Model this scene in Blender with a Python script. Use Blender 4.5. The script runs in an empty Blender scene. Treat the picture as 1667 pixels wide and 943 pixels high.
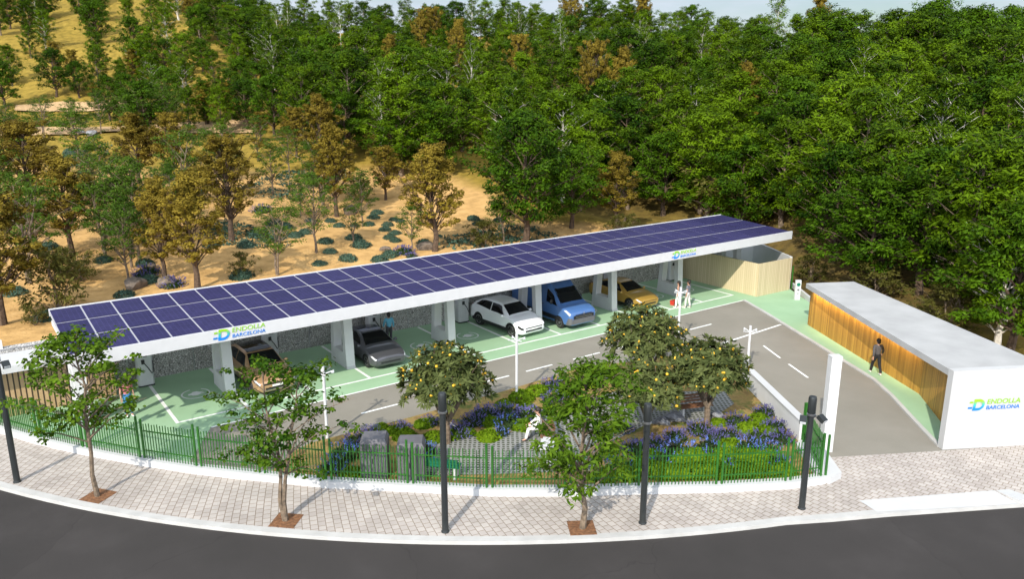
import bpy, bmesh, math, random
import numpy as np
from mathutils import Vector, Matrix

PI = math.pi
R = math.radians
random.seed(5)
RNG = np.random.default_rng(11)
SC = bpy.context.scene
COL = SC.collection

# ------------------------------------------------------------------ camera
CAM = np.array([-9.189, -34.499, 13.627])
PITCH, YAW, FOC = 0.255516, 0.621781, 1293.86 / 1667.0
cd = bpy.data.cameras.new('camera')
co = bpy.data.objects.new('camera', cd)
COL.objects.link(co)
co.location = CAM
co.rotation_euler = (PI / 2 - PITCH, 0, -YAW)
cd.sensor_width = 36.0
cd.lens = 36.0 * FOC
cd.clip_start = 0.1
cd.clip_end = 6000
SC.camera = co
SY, CY = math.sin(YAW), math.cos(YAW)

# ------------------------------------------------------------------ terrain height
def sm(a, b, x):
    t = np.clip((np.asarray(x, float) - a) / (b - a), 0, 1)
    return t * t * (3 - 2 * t)
PLX = [0, 40, 60, 70, 90, 105, 150, 200, 260, 500, 3000]
PLZ = [0, 0, 1.6, 2.6, 6, 8.4, 21, 33, 37, 30, -20]
PMX = [0, 50, 60, 72, 90, 120, 160, 220, 300, 500, 3000]
PMZ = [0, 0, 1.0, 2.2, 6.2, 13.5, 22, 21, 18, 10, -20]
PRX = [0, 42, 60, 80, 110, 150, 200, 300, 500, 3000]
PRZ = [0, 0, 2.8, 8.0, 14.8, 15.5, 13, 8, 4, -20]
BL = (40.5, 4.6)
BD = np.array([24.0, -27.5]) - np.array(BL)
BD = BD / np.hypot(*BD)
BN = np.array([-BD[1], BD[0]])            # points away from the lot, to the wood
def hill(x, y):
    x = np.asarray(x, float); y = np.asarray(y, float)
    dx, dy = x - CAM[0], y - CAM[1]
    d = np.maximum(dx * SY + dy * CY, 0.0)
    u = dx * CY - dy * SY
    r = u / np.maximum(np.hypot(dx, dy), 20)
    wl = 1 - sm(-0.38, -0.12, r)
    wr = sm(0.14, 0.38, r)
    wm = 1 - wl - wr
    z = wl * np.interp(d, PLX, PLZ) + wm * np.interp(d, PMX, PMZ) + wr * np.interp(d, PRX, PRZ)
    s2 = (x - BL[0]) * BN[0] + (y - BL[1]) * BN[1]
    s1 = y - 4.6
    m = sm(0.0, 9.0, np.maximum(s1, s2))
    pl = 2.05 * sm(4.45, 5.0, y) * (1 - sm(32, 40, x)) * sm(-60, -20, x)
    bump = 0.25 * np.sin(x * 0.23 + 1.3 * np.sin(y * 0.11)) * np.cos(y * 0.19 + x * 0.05) * m
    return z * m + pl - 0.25 + bump * np.clip(z * 0.4 + 0.6, 0, 3)

def cam_ray(px, py):
    fx = (px - 833.5) / 1667.0 / FOC
    fy = (471.5 - py) / 1667.0 / FOC
    cp, sp = math.cos(PITCH), math.sin(PITCH)
    fw = np.array([SY * cp, CY * cp, -sp]); rt = np.array([CY, -SY, 0.0]); up = np.cross(rt, fw)
    return fw + rt * fx + up * fy
def at(px, py, z=0.0):
    """ground point (flat, height z) that the photo shows at px,py"""
    d = cam_ray(px, py)
    p = CAM + d * ((z - CAM[2]) / d[2])
    return float(p[0]), float(p[1])
def land(px, py):
    """point of the terrain that the photo shows at px,py"""
    d = cam_ray(px, py)
    ts = np.concatenate([np.arange(40, 320, 0.25)])
    P = CAM[None, :] + d[None, :] * ts[:, None]
    h = hill(P[:, 0], P[:, 1])
    k = np.argmax(P[:, 2] < h)
    if not (P[:, 2] < h).any():
        return None
    return float(P[k, 0]), float(P[k, 1]), float(h[k])
def rise(x, y, z, py):
    """height above x,y,z whose top reaches photo row py"""
    cp, sp = math.cos(PITCH), math.sin(PITCH)
    dx, dy = x - CAM[0], y - CAM[1]
    f = dx * SY + dy * CY
    a = (471.5 - py) / 1667.0 / FOC
    # (f*sp + dz*cp)/(f*cp - dz*sp) = a
    dz = f * (a * cp - sp) / (cp + a * sp)
    return dz + CAM[2] - z
def project(x, y, z):
    cp, sp = math.cos(PITCH), math.sin(PITCH)
    dx, dy, dz = x - CAM[0], y - CAM[1], z - CAM[2]
    f = dx * SY + dy * CY
    u = dx * CY - dy * SY
    dep = f * cp - dz * sp
    return 833.5 + 1667 * FOC * u / dep, 471.5 - 1667 * FOC * (f * sp + dz * cp) / dep

# ------------------------------------------------------------------ materials
MATS = {}
def new_mat(name):
    m = bpy.data.materials.new(name)
    m.use_nodes = True
    nt = m.node_tree
    b = nt.nodes['Principled BSDF']
    MATS[name] = m
    return m, nt, b
def N(nt, typ, **kw):
    n = nt.nodes.new(typ)
    for k, v in kw.items():
        if k.startswith('i_'):
            n.inputs[k[2:].replace('_', ' ')].default_value = v
        else:
            setattr(n, k, v)
    return n
def ramp(nt, fac, stops):
    r = nt.nodes.new('ShaderNodeValToRGB')
    el = r.color_ramp.elements
    while len(el) < len(stops): el.new(0.5)
    for e, (p, c) in zip(el, stops):
        e.position = p
        e.color = (*c, 1) if len(c) == 3 else c
    nt.links.new(fac, r.inputs['Fac'])
    return r
def plain(name, c, rough=0.6, metal=0.0, spec=0.5, var=0.06, scale=3.0, bump=0.0, coat=0.0):
    """one colour with a little mottling"""
    m, nt, b = new_mat(name)
    tc = N(nt, 'ShaderNodeTexCoord')
    ns = N(nt, 'ShaderNodeTexNoise'); ns.inputs['Scale'].default_value = scale; ns.inputs['Detail'].default_value = 6
    nt.links.new(tc.outputs['Object'], ns.inputs['Vector'])
    lo = tuple(max(0, v * (1 - 2.2 * var)) for v in c); hi = tuple(min(1, v * (1 + 1.6 * var)) for v in c)
    r = ramp(nt, ns.outputs['Fac'], [(0.3, lo), (0.7, hi)])
    nt.links.new(r.outputs['Color'], b.inputs['Base Color'])
    b.inputs['Roughness'].default_value = rough
    b.inputs['Metallic'].default_value = metal
    b.inputs['Specular IOR Level'].default_value = spec
    if coat: b.inputs['Coat Weight'].default_value = coat; b.inputs['Coat Roughness'].default_value = 0.05
    if bump:
        n2 = N(nt, 'ShaderNodeTexNoise'); n2.inputs['Scale'].default_value = scale * 14; n2.inputs['Detail'].default_value = 5
        nt.links.new(tc.outputs['Object'], n2.inputs['Vector'])
        bp = N(nt, 'ShaderNodeBump'); bp.inputs['Strength'].default_value = bump; bp.inputs['Distance'].default_value = 0.02
        nt.links.new(n2.outputs['Fac'], bp.inputs['Height']); nt.links.new(bp.outputs['Normal'], b.inputs['Normal'])
    return m
def leafmat(name, dark, light, trans=0.35, rough=0.55, objvar=0.35):
    m, nt, b = new_mat(name)
    at_ = N(nt, 'ShaderNodeAttribute', attribute_name='tint')
    oi = N(nt, 'ShaderNodeObjectInfo')
    mx = N(nt, 'ShaderNodeMath', operation='MULTIPLY_ADD')
    nt.links.new(oi.outputs['Random'], mx.inputs[0]); mx.inputs[1].default_value = objvar
    nt.links.new(at_.outputs['Fac'], mx.inputs[2])
    sb = N(nt, 'ShaderNodeMath', operation='SUBTRACT'); nt.links.new(mx.outputs[0], sb.inputs[0]); sb.inputs[1].default_value = objvar * 0.5
    r = ramp(nt, sb.outputs[0], [(0.0, dark), (1.0, light)])
    nt.links.new(r.outputs['Color'], b.inputs['Base Color'])
    b.inputs['Roughness'].default_value = rough
    b.inputs['Specular IOR Level'].default_value = 0.06
    tr = N(nt, 'ShaderNodeBsdfTranslucent')
    nt.links.new(r.outputs['Color'], tr.inputs['Color'])
    ms = N(nt, 'ShaderNodeMixShader'); ms.inputs[0].default_value = trans
    nt.links.new(b.outputs[0], ms.inputs[1]); nt.links.new(tr.outputs[0], ms.inputs[2])
    nt.links.new(ms.outputs[0], nt.nodes['Material Output'].inputs['Surface'])
    return m

M = {}
M['white'] = plain('white_render', (0.49, 0.49, 0.485), 0.7, var=0.02, scale=1.2)
M['sign_white'] = plain('sign_wall_render', (0.43, 0.43, 0.425), 0.75, var=0.03, scale=.8, bump=.08)
M['white_metal'] = plain('white_metal', (0.55, 0.55, 0.55), 0.45, var=0.015)
M['concrete'] = plain('pale_concrete', (0.36, 0.36, 0.355), 0.8, var=0.05, scale=0.9, bump=0.1)
M['greyconc'] = plain('grey_concrete', (0.60, 0.60, 0.595), 0.8, var=0.035, scale=1.0, bump=0.08)
M['kerb'] = plain('kerb_stone', (0.44, 0.43, 0.41), 0.8, var=0.05, scale=1.5, bump=0.1)
M['darkmetal'] = plain('dark_grey_metal', (0.032, 0.036, 0.037), 0.38, metal=0.3, var=0.05)
M['black'] = plain('black_plastic', (0.012, 0.012, 0.013), 0.45, var=0.05)
M['rubber'] = plain('tyre_rubber', (0.016, 0.016, 0.016), 0.8, var=0.05)
M['glass'] = plain('dark_glass', (0.006, 0.0065, 0.008), 0.08, spec=0.3, var=0.03)
M['alloy'] = plain('alloy_metal', (0.45, 0.45, 0.46), 0.3, metal=0.9, var=0.05)
M['lamp'] = plain('clear_lamp', (0.62, 0.64, 0.66), 0.15, spec=0.8, var=0.03)
M['redlamp'] = plain('red_lamp', (0.35, 0.02, 0.015), 0.2, var=0.03)
M['paintw'] = plain('road_paint_white', (0.74, 0.75, 0.72), 0.75, var=0.05, scale=4)
M['fence'] = plain('green_painted_steel', (0.018, 0.105, 0.009), 0.45, var=0.08, scale=2)
M['cabinet'] = plain('dark_grey_cabinet', (0.115, 0.112, 0.120), 0.5, var=0.05)
M['greenpl'] = plain('green_plastic', (0.008, 0.15, 0.085), 0.5, var=0.05)
M['soil'] = plain('tree_pit_soil', (0.19, 0.085, 0.035), 0.95, var=0.25, scale=9, bump=0.6)
M['rock'] = plain('brown_rock', (0.15, 0.115, 0.085), 0.9, var=0.25, scale=2.5, bump=0.6)
M['greyrock'] = plain('grey_rock', (0.22, 0.22, 0.23), 0.9, var=0.25, scale=2.5, bump=0.6)
M['barkdark'] = plain('dark_bark', (0.085, 0.055, 0.035), 0.95, var=0.25, scale=7, bump=0.4)
M['barkgrey'] = plain('grey_brown_bark', (0.17, 0.125, 0.085), 0.95, var=0.25, scale=7, bump=0.4)
M['barkpale'] = plain('pale_bark', (0.55, 0.51, 0.45), 0.9, var=0.12, scale=5, bump=0.2)
M['fruit'] = plain('yellow_fruit', (0.66, 0.38, 0.02), 0.5, var=0.15, scale=6)
M['skin'] = plain('skin', (0.45, 0.25, 0.17), 0.55, var=0.04)
M['hair'] = plain('dark_hair', (0.014, 0.009, 0.007), 0.6, var=0.1)
M['shoew'] = plain('white_leather', (0.75, 0.75, 0.73), 0.5, var=0.03)
M['screen'] = plain('dark_screen', (0.02, 0.022, 0.025), 0.15, var=0.02)

# leaves
M['leafA'] = leafmat('leaf_forest_green', (0.006, 0.024, 0.001), (0.112, 0.188, 0.004), trans=0.15, objvar=.5)
M['leafB'] = leafmat('leaf_broad_green', (0.005, 0.021, 0.001), (0.072, 0.145, 0.004), trans=0.15, objvar=.45)
M['leafG'] = leafmat('leaf_golden_olive', (0.045, 0.032, 0.003), (0.255, 0.185, 0.024), trans=0.12)
M['leafY'] = leafmat('leaf_young_green', (0.022, 0.055, 0.005), (0.085, 0.145, 0.014), trans=.25)
M['leafS'] = leafmat('leaf_street_tree', (0.016, 0.050, 0.003), (0.105, 0.180, 0.010), trans=.25)
M['leafL'] = leafmat('leaf_loquat', (0.012, 0.022, 0.004), (0.120, 0.140, 0.045), trans=0.12, objvar=0.15)
M['leafT'] = leafmat('leaf_teal_cushion', (0.024, 0.052, 0.036), (0.085, 0.140, 0.095), trans=0.15)
M['leafB2'] = leafmat('leaf_bright_shrub', (0.045, 0.110, 0.003), (0.190, 0.290, 0.012), trans=0.3)
M['leafD'] = leafmat('leaf_lavender_grey_green', (0.012, 0.032, 0.010), (0.055, 0.090, 0.030), trans=0.2)
M['flower'] = leafmat('violet_flower', (0.070, 0.062, 0.17), (0.19, 0.18, 0.40), trans=0.25)
M['flowerb'] = leafmat('blue_flower', (0.06, 0.10, 0.36), (0.20, 0.30, 0.70), trans=0.25)
M['leafO'] = leafmat('leaf_dry_olive', (0.042, 0.046, 0.008), (0.135, 0.125, 0.028), trans=0.3)

def world_noise_mix(name, stops, scale, rough=0.9, bump=0.0, bscale=30, detail=8):
    m, nt, b = new_mat(name)
    g = N(nt, 'ShaderNodeNewGeometry')
    n = N(nt, 'ShaderNodeTexNoise'); n.inputs['Scale'].default_value = scale; n.inputs['Detail'].default_value = detail
    n.inputs['Roughness'].default_value = 0.6
    nt.links.new(g.outputs['Position'], n.inputs['Vector'])
    r = ramp(nt, n.outputs['Fac'], stops)
    nt.links.new(r.outputs['Color'], b.inputs['Base Color'])
    b.inputs['Roughness'].default_value = rough
    b.inputs['Specular IOR Level'].default_value = 0.3
    if bump:
        n2 = N(nt, 'ShaderNodeTexNoise'); n2.inputs['Scale'].default_value = bscale; n2.inputs['Detail'].default_value = 4
        nt.links.new(g.outputs['Position'], n2.inputs['Vector'])
        bp = N(nt, 'ShaderNodeBump'); bp.inputs['Strength'].default_value = bump; bp.inputs['Distance'].default_value = 0.03
        nt.links.new(n2.outputs['Fac'], bp.inputs['Height']); nt.links.new(bp.outputs['Normal'], b.inputs['Normal'])
    return m, nt, b, r
M['street'] = world_noise_mix('street_asphalt', [(0.3, (0.031, 0.028, 0.026)), (0.55, (0.037, 0.033, 0.031)), (0.75, (0.047, 0.042, 0.040))], 0.35, 0.95, 0.35, 60)[0]
def crack():
    m = M['street']; nt = m.node_tree; b = nt.nodes['Principled BSDF']; src = b.inputs['Base Color'].links[0].from_socket
    g = N(nt, 'ShaderNodeNewGeometry'); nz = N(nt, 'ShaderNodeTexNoise'); nz.inputs['Scale'].default_value = .9; nz.inputs['Detail'].default_value = 6; nt.links.new(g.outputs['Position'], nz.inputs['Vector'])
    ad = N(nt, 'ShaderNodeVectorMath', operation='ADD'); nt.links.new(g.outputs['Position'], ad.inputs[0]); nt.links.new(nz.outputs['Color'], ad.inputs[1])
    v = N(nt, 'ShaderNodeTexVoronoi', feature='DISTANCE_TO_EDGE'); v.inputs['Scale'].default_value = .14; nt.links.new(ad.outputs[0], v.inputs['Vector'])
    r = ramp(nt, v.outputs['Distance'], [(0.0012, (.78, .78, .78)), (0.004, (1, 1, 1))])
    v3 = N(nt, 'ShaderNodeTexVoronoi'); v3.inputs['Scale'].default_value = .14; nt.links.new(ad.outputs[0], v3.inputs['Vector']); bw = N(nt, 'ShaderNodeRGBToBW'); nt.links.new(v3.outputs['Color'], bw.inputs[0])
    r3 = ramp(nt, bw.outputs[0], [(0.2, (.95, .95, .95)), (0.8, (1.05, 1.05, 1.05))])
    a = N(nt, 'ShaderNodeMix', data_type='RGBA', blend_type='MULTIPLY'); a.inputs[0].default_value = 1; nt.links.new(src, a.inputs[6]); nt.links.new(r.outputs[0], a.inputs[7])
    c = N(nt, 'ShaderNodeMix', data_type='RGBA', blend_type='MULTIPLY'); c.inputs[0].default_value = 1; nt.links.new(a.outputs[2], c.inputs[6]); nt.links.new(r3.outputs[0], c.inputs[7]); nt.links.new(c.outputs[2], b.inputs['Base Color'])
crack()
M['asphalt'] = world_noise_mix('lot_asphalt', [(0.3, (0.200, 0.184, 0.150)), (0.55, (0.224, 0.206, 0.170)), (0.75, (0.25, 0.231, 0.194))], 0.3, 0.9, 0.25, 60)[0]
M['greenfloor'] = world_noise_mix('green_coating', [(0.3, (0.265, 0.410, 0.248)), (0.55, (0.288, 0.438, 0.268)), (0.75, (0.315, 0.465, 0.292))], 0.6, 0.75, 0.08, 60)[0]
M['mulch'] = world_noise_mix('garden_mulch', [(0.3, (0.14, 0.085, 0.032)), (0.5, (0.27, 0.185, 0.06)), (0.62, (0.11, 0.125, 0.025)), (0.8, (0.075, 0.11, 0.02))], 1.6, 0.95, 0.6, 25)[0]

def terrain_mat():
    m, nt, b = new_mat('hillside_ground')
    g = N(nt, 'ShaderNodeNewGeometry')
    n1 = N(nt, 'ShaderNodeTexNoise'); n1.inputs['Scale'].default_value = 0.06; n1.inputs['Detail'].default_value = 5
    n2 = N(nt, 'ShaderNodeTexNoise'); n2.inputs['Scale'].default_value = 1.2; n2.inputs['Detail'].default_value = 8
    nt.links.new(g.outputs['Position'], n1.inputs['Vector']); nt.links.new(g.outputs['Position'], n2.inputs['Vector'])
    zone = N(nt, 'ShaderNodeAttribute', attribute_name='zone')      # 0 sand .. 1 dry meadow
    wood = N(nt, 'ShaderNodeAttribute', attribute_name='litter')
    sand = ramp(nt, n2.outputs['Fac'], [(0.3, (0.36, 0.215, 0.078)), (0.55, (0.50, 0.30, 0.112)), (0.8, (0.57, 0.36, 0.15))])
    mead = ramp(nt, n2.outputs['Fac'], [(0.25, (0.15, 0.11, 0.018)), (0.55, (0.26, 0.178, 0.03)), (0.85, (0.33, 0.23, 0.045))])
    lit = ramp(nt, n2.outputs['Fac'], [(0.3, (0.055, 0.042, 0.016)), (0.6, (0.13, 0.088, 0.025)), (0.8, (0.10, 0.11, 0.022))])
    a1 = N(nt, 'ShaderNodeMath', operation='MULTIPLY_ADD'); nt.links.new(n1.outputs['Fac'], a1.inputs[0]); a1.inputs[1].default_value = 0.6; nt.links.new(zone.outputs['Fac'], a1.inputs[2])
    st = N(nt, 'ShaderNodeMapRange'); st.inputs['From Min'].default_value = 0.68; st.inputs['From Max'].default_value = 0.92
    nt.links.new(a1.outputs[0], st.inputs['Value'])
    mx = N(nt, 'ShaderNodeMix', data_type='RGBA'); nt.links.new(st.outputs[0], mx.inputs[0]); nt.links.new(sand.outputs[0], mx.inputs[6]); nt.links.new(mead.outputs[0], mx.inputs[7])
    m2 = N(nt, 'ShaderNodeMix', data_type='RGBA'); nt.links.new(wood.outputs['Fac'], m2.inputs[0]); nt.links.new(mx.outputs[2], m2.inputs[6]); nt.links.new(lit.outputs[0], m2.inputs[7])
    nt.links.new(m2.outputs[2], b.inputs['Base Color'])
    b.inputs['Roughness'].default_value = 0.95; b.inputs['Specular IOR Level'].default_value = 0.15
    n3 = N(nt, 'ShaderNodeTexNoise'); n3.inputs['Scale'].default_value = 5; n3.inputs['Detail'].default_value = 5
    nt.links.new(g.outputs['Position'], n3.inputs['Vector'])
    bp = N(nt, 'ShaderNodeBump'); bp.inputs['Strength'].default_value = 0.5; bp.inputs['Distance'].default_value = 0.12
    nt.links.new(n3.outputs['Fac'], bp.inputs['Height']); nt.links.new(bp.outputs['Normal'], b.inputs['Normal'])
    return m
M['terrain'] = terrain_mat()

ARC_C, ARC_R = (27.72, 18.77), 43.19
def paving_mat():
    """stone setts laid in rings along the curved kerb"""
    m, nt, b = new_mat('stone_paving')
    g = N(nt, 'ShaderNodeNewGeometry')
    s = N(nt, 'ShaderNodeVectorMath', operation='SUBTRACT'); s.inputs[1].default_value = (ARC_C[0], ARC_C[1], 0)
    nt.links.new(g.outputs['Position'], s.inputs[0])
    sx = N(nt, 'ShaderNodeSeparateXYZ'); nt.links.new(s.outputs[0], sx.inputs[0])
    an = N(nt, 'ShaderNodeMath', operation='ARCTAN2'); nt.links.new(sx.outputs['Y'], an.inputs[0]); nt.links.new(sx.outputs['X'], an.inputs[1])
    am = N(nt, 'ShaderNodeMath', operation='MULTIPLY'); nt.links.new(an.outputs[0], am.inputs[0]); am.inputs[1].default_value = 42.0
    ln = N(nt, 'ShaderNodeVectorMath', operation='LENGTH')
    cx = N(nt, 'ShaderNodeCombineXYZ'); nt.links.new(sx.outputs['X'], cx.inputs[0]); nt.links.new(sx.outputs['Y'], cx.inputs[1]); nt.links.new(cx.outputs[0], ln.inputs[0])
    uv = N(nt, 'ShaderNodeCombineXYZ'); nt.links.new(am.outputs[0], uv.inputs[0]); nt.links.new(ln.outputs['Value'], uv.inputs[1])
    mp = N(nt, 'ShaderNodeMapping'); mp.inputs['Rotation'].default_value = (0, 0, R(-66)); nt.links.new(uv.outputs[0], mp.inputs['Vector'])
    br = N(nt, 'ShaderNodeTexBrick'); br.offset = 0.5; br.squash = 1
    br.inputs['Color1'].default_value = (0.44, 0.40, 0.365, 1); br.inputs['Color2'].default_value = (0.355, 0.317, 0.287, 1)
    br.inputs['Mortar'].default_value = (0.19, 0.145, 0.105, 1)
    br.inputs['Scale'].default_value = 1.0; br.inputs['Mortar Size'].default_value = 0.011; br.inputs['Mortar Smooth'].default_value = 0.15
    br.inputs['Brick Width'].default_value = 0.27; br.inputs['Row Height'].default_value = 0.24; br.inputs['Bias'].default_value = -0.15
    nt.links.new(mp.outputs[0], br.inputs['Vector'])
    n = N(nt, 'ShaderNodeTexNoise'); n.inputs['Scale'].default_value = 0.8; n.inputs['Detail'].default_value = 8; nt.links.new(g.outputs['Position'], n.inputs['Vector'])
    rr = ramp(nt, n.outputs['Fac'], [(0.25, (0.80, 0.79, 0.78)), (0.7, (1.07, 1.06, 1.05))])
    mu = N(nt, 'ShaderNodeMix', data_type='RGBA', blend_type='MULTIPLY'); mu.inputs[0].default_value = 1
    nt.links.new(br.outputs['Color'], mu.inputs[6]); nt.links.new(rr.outputs[0], mu.inputs[7])
    nt.links.new(mu.outputs[2], b.inputs['Base Color'])
    b.inputs['Roughness'].default_value = 0.85
    bp = N(nt, 'ShaderNodeBump'); bp.inputs['Strength'].default_value = 0.5; bp.inputs['Distance'].default_value = 0.015; bp.invert = True
    nt.links.new(br.outputs['Fac'], bp.inputs['Height']); nt.links.new(bp.outputs['Normal'], b.inputs['Normal'])
    return m
M['paving'] = paving_mat()

def grid_paver_mat():
    """grey lattice pavers with dark planted cells"""
    m, nt, b = new_mat('lattice_pavers')
    g = N(nt, 'ShaderNodeNewGeometry')
    mp = N(nt, 'ShaderNodeMapping'); mp.inputs['Rotation'].default_value = (0, 0, R(35)); mp.inputs['Scale'].default_value = (5.4, 5.4, 0)
    nt.links.new(g.outputs['Position'], mp.inputs['Vector'])
    v = N(nt, 'ShaderNodeTexVoronoi', distance='CHEBYCHEV'); v.inputs['Scale'].default_value = 1.0; v.inputs['Randomness'].default_value = 0.12
    nt.links.new(mp.outputs[0], v.inputs['Vector'])
    r = ramp(nt, v.outputs['Distance'], [(0.24, (0.04, 0.05, 0.022)), (0.31, (0.235, 0.235, 0.22))])
    nt.links.new(r.outputs[0], b.inputs['Base Color']); b.inputs['Roughness'].default_value = 0.9
    bp = N(nt, 'ShaderNodeBump'); bp.inputs['Strength'].default_value = 0.6; bp.inputs['Distance'].default_value = 0.03
    nt.links.new(v.outputs['Distance'], bp.inputs['Height']); nt.links.new(bp.outputs['Normal'], b.inputs['Normal'])
    return m
M['lattice'] = grid_paver_mat()

def gabion_mat():
    m, nt, b = new_mat('gabion_stones')
    g = N(nt, 'ShaderNodeNewGeometry')
    mp = N(nt, 'ShaderNodeMapping'); mp.inputs['Scale'].default_value = (1.0, 1.0, 1.25); nt.links.new(g.outputs['Position'], mp.inputs['Vector'])
    v = N(nt, 'ShaderNodeTexVoronoi', feature='DISTANCE_TO_EDGE'); v.inputs['Scale'].default_value = 9; nt.links.new(mp.outputs[0], v.inputs['Vector'])
    v2 = N(nt, 'ShaderNodeTexVoronoi'); v2.inputs['Scale'].default_value = 9; nt.links.new(mp.outputs[0], v2.inputs['Vector'])
    bw = N(nt, 'ShaderNodeRGBToBW'); nt.links.new(v2.outputs['Color'], bw.inputs[0])
    st = ramp(nt, bw.outputs[0], [(0.1, (0.36, 0.345, 0.32)), (0.5, (0.55, 0.53, 0.50)), (0.9, (0.74, 0.72, 0.69))])
    ed = ramp(nt, v.outputs['Distance'], [(0.02, (0.22, 0.22, 0.22)), (0.12, (1, 1, 1))])
    mu = N(nt, 'ShaderNodeMix', data_type='RGBA', blend_type='MULTIPLY'); mu.inputs[0].default_value = 1
    nt.links.new(st.outputs[0], mu.inputs[6]); nt.links.new(ed.outputs[0], mu.inputs[7]); nt.links.new(mu.outputs[2], b.inputs['Base Color'])
    b.inputs['Roughness'].default_value = 0.9
    bp = N(nt, 'ShaderNodeBump'); bp.inputs['Strength'].default_value = 0.9; bp.inputs['Distance'].default_value = 0.08
    cl = N(nt, 'ShaderNodeMath', operation='MINIMUM'); nt.links.new(v.outputs['Distance'], cl.inputs[0]); cl.inputs[1].default_value = 0.25
    nt.links.new(cl.outputs[0], bp.inputs['Height']); nt.links.new(bp.outputs['Normal'], b.inputs['Normal'])
    return m
M['gabion'] = gabion_mat()

def plank_mat(name, c1, c2, gap, width, axis='Y', gapw=0.04, rough=0.5):
    """upright boards along the object's own X"""
    m, nt, b = new_mat(name)
    tc = N(nt, 'ShaderNodeTexCoord')
    sx = N(nt, 'ShaderNodeSeparateXYZ'); nt.links.new(tc.outputs['Object'], sx.inputs[0])
    dv = N(nt, 'ShaderNodeMath', operation='DIVIDE'); nt.links.new(sx.outputs['X'], dv.inputs[0]); dv.inputs[1].default_value = width
    fl = N(nt, 'ShaderNodeMath', operation='FLOOR'); nt.links.new(dv.outputs[0], fl.inputs[0])
    fr = N(nt, 'ShaderNodeMath', operation='FRACT'); nt.links.new(dv.outputs[0], fr.inputs[0])
    wn = N(nt, 'ShaderNodeTexWhiteNoise', noise_dimensions='1D'); nt.links.new(fl.outputs[0], wn.inputs['W'])
    cb = N(nt, 'ShaderNodeCombineXYZ'); 
    a = N(nt, 'ShaderNodeMath', operation='MULTIPLY'); nt.links.new(sx.outputs['X'], a.inputs[0]); a.inputs[1].default_value = 26
    nt.links.new(a.outputs[0], cb.inputs[0]); nt.links.new(wn.outputs['Value'], cb.inputs[1]); nt.links.new(sx.outputs['Z'], cb.inputs[2])
    n = N(nt, 'ShaderNodeTexNoise'); n.inputs['Scale'].default_value = 1.0; n.inputs['Detail'].default_value = 5; nt.links.new(cb.outputs[0], n.inputs['Vector'])
    ad = N(nt, 'ShaderNodeMath', operation='MULTIPLY_ADD'); nt.links.new(wn.outputs['Value'], ad.inputs[0]); ad.inputs[1].default_value = 0.5
    h = N(nt, 'ShaderNodeMath', operation='MULTIPLY'); nt.links.new(n.outputs['Fac'], h.inputs[0]); h.inputs[1].default_value = 0.6; nt.links.new(h.outputs[0], ad.inputs[2])
    r = ramp(nt, ad.outputs[0], [(0.15, c1), (0.8, c2)])
    gp = N(nt, 'ShaderNodeMath', operation='LESS_THAN'); nt.links.new(fr.outputs[0], gp.inputs[0]); gp.inputs[1].default_value = gapw
    mx = N(nt, 'ShaderNodeMix', data_type='RGBA'); nt.links.new(gp.outputs[0], mx.inputs[0]); nt.links.new(r.outputs[0], mx.inputs[6]); mx.inputs[7].default_value = (*gap, 1)
    nt.links.new(mx.outputs[2], b.inputs['Base Color']); b.inputs['Roughness'].default_value = rough
    return m
M['honey'] = plank_mat('honey_wood_boards', (0.25, 0.112, 0.015), (0.52, 0.27, 0.045), (0.08, 0.035, 0.008), 0.11)
M['palewood'] = plank_mat('pale_wood_slats', (0.50, 0.41, 0.25), (0.60, 0.50, 0.32), (0.36, 0.27, 0.13), 0.16, gapw=0.1)
M['tanwood'] = plank_mat('tan_wood_slats', (0.34, 0.22, 0.11), (0.46, 0.31, 0.17), (0.04, 0.025, 0.012), 0.2, gapw=0.3)

def panel_mat():
    m, nt, b = new_mat('solar_cells')
    tc = N(nt, 'ShaderNodeTexCoord')
    br = N(nt, 'ShaderNodeTexBrick'); br.offset = 0; br.squash = 1
    br.inputs['Color1'].default_value = (0.024, 0.022, 0.068, 1); br.inputs['Color2'].default_value = (0.028, 0.025, 0.080, 1)
    br.inputs['Mortar'].default_value = (0.055, 0.053, 0.14, 1); br.inputs['Scale'].default_value = 1
    br.inputs['Mortar Size'].default_value = 0.006; br.inputs['Brick Width'].default_value = 0.185; br.inputs['Row Height'].default_value = 0.32
    nt.links.new(tc.outputs['Object'], br.inputs['Vector'])
    n = N(nt, 'ShaderNodeTexNoise'); n.inputs['Scale'].default_value = 2.0; nt.links.new(tc.outputs['Object'], n.inputs['Vector'])
    rr = ramp(nt, n.outputs['Fac'], [(0.3, (0.82, 0.82, 0.86)), (0.7, (1.1, 1.1, 1.1))])
    oi = N(nt, 'ShaderNodeObjectInfo'); r2 = ramp(nt, oi.outputs['Random'], [(0, (0.86, 0.86, 0.9)), (1, (1.12, 1.12, 1.1))])
    m0 = N(nt, 'ShaderNodeMix', data_type='RGBA', blend_type='MULTIPLY'); m0.inputs[0].default_value = 1
    nt.links.new(rr.outputs[0], m0.inputs[6]); nt.links.new(r2.outputs[0], m0.inputs[7])
    mu = N(nt, 'ShaderNodeMix', data_type='RGBA', blend_type='MULTIPLY'); mu.inputs[0].default_value = 1
    nt.links.new(br.outputs['Color'], mu.inputs[6]); nt.links.new(m0.outputs[2], mu.inputs[7]); nt.links.new(mu.outputs[2], b.inputs['Base Color'])
    b.inputs['Roughness'].default_value = 0.5; b.inputs['Specular IOR Level'].default_value = 0.1
    return m
M['solar'] = panel_mat()

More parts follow.
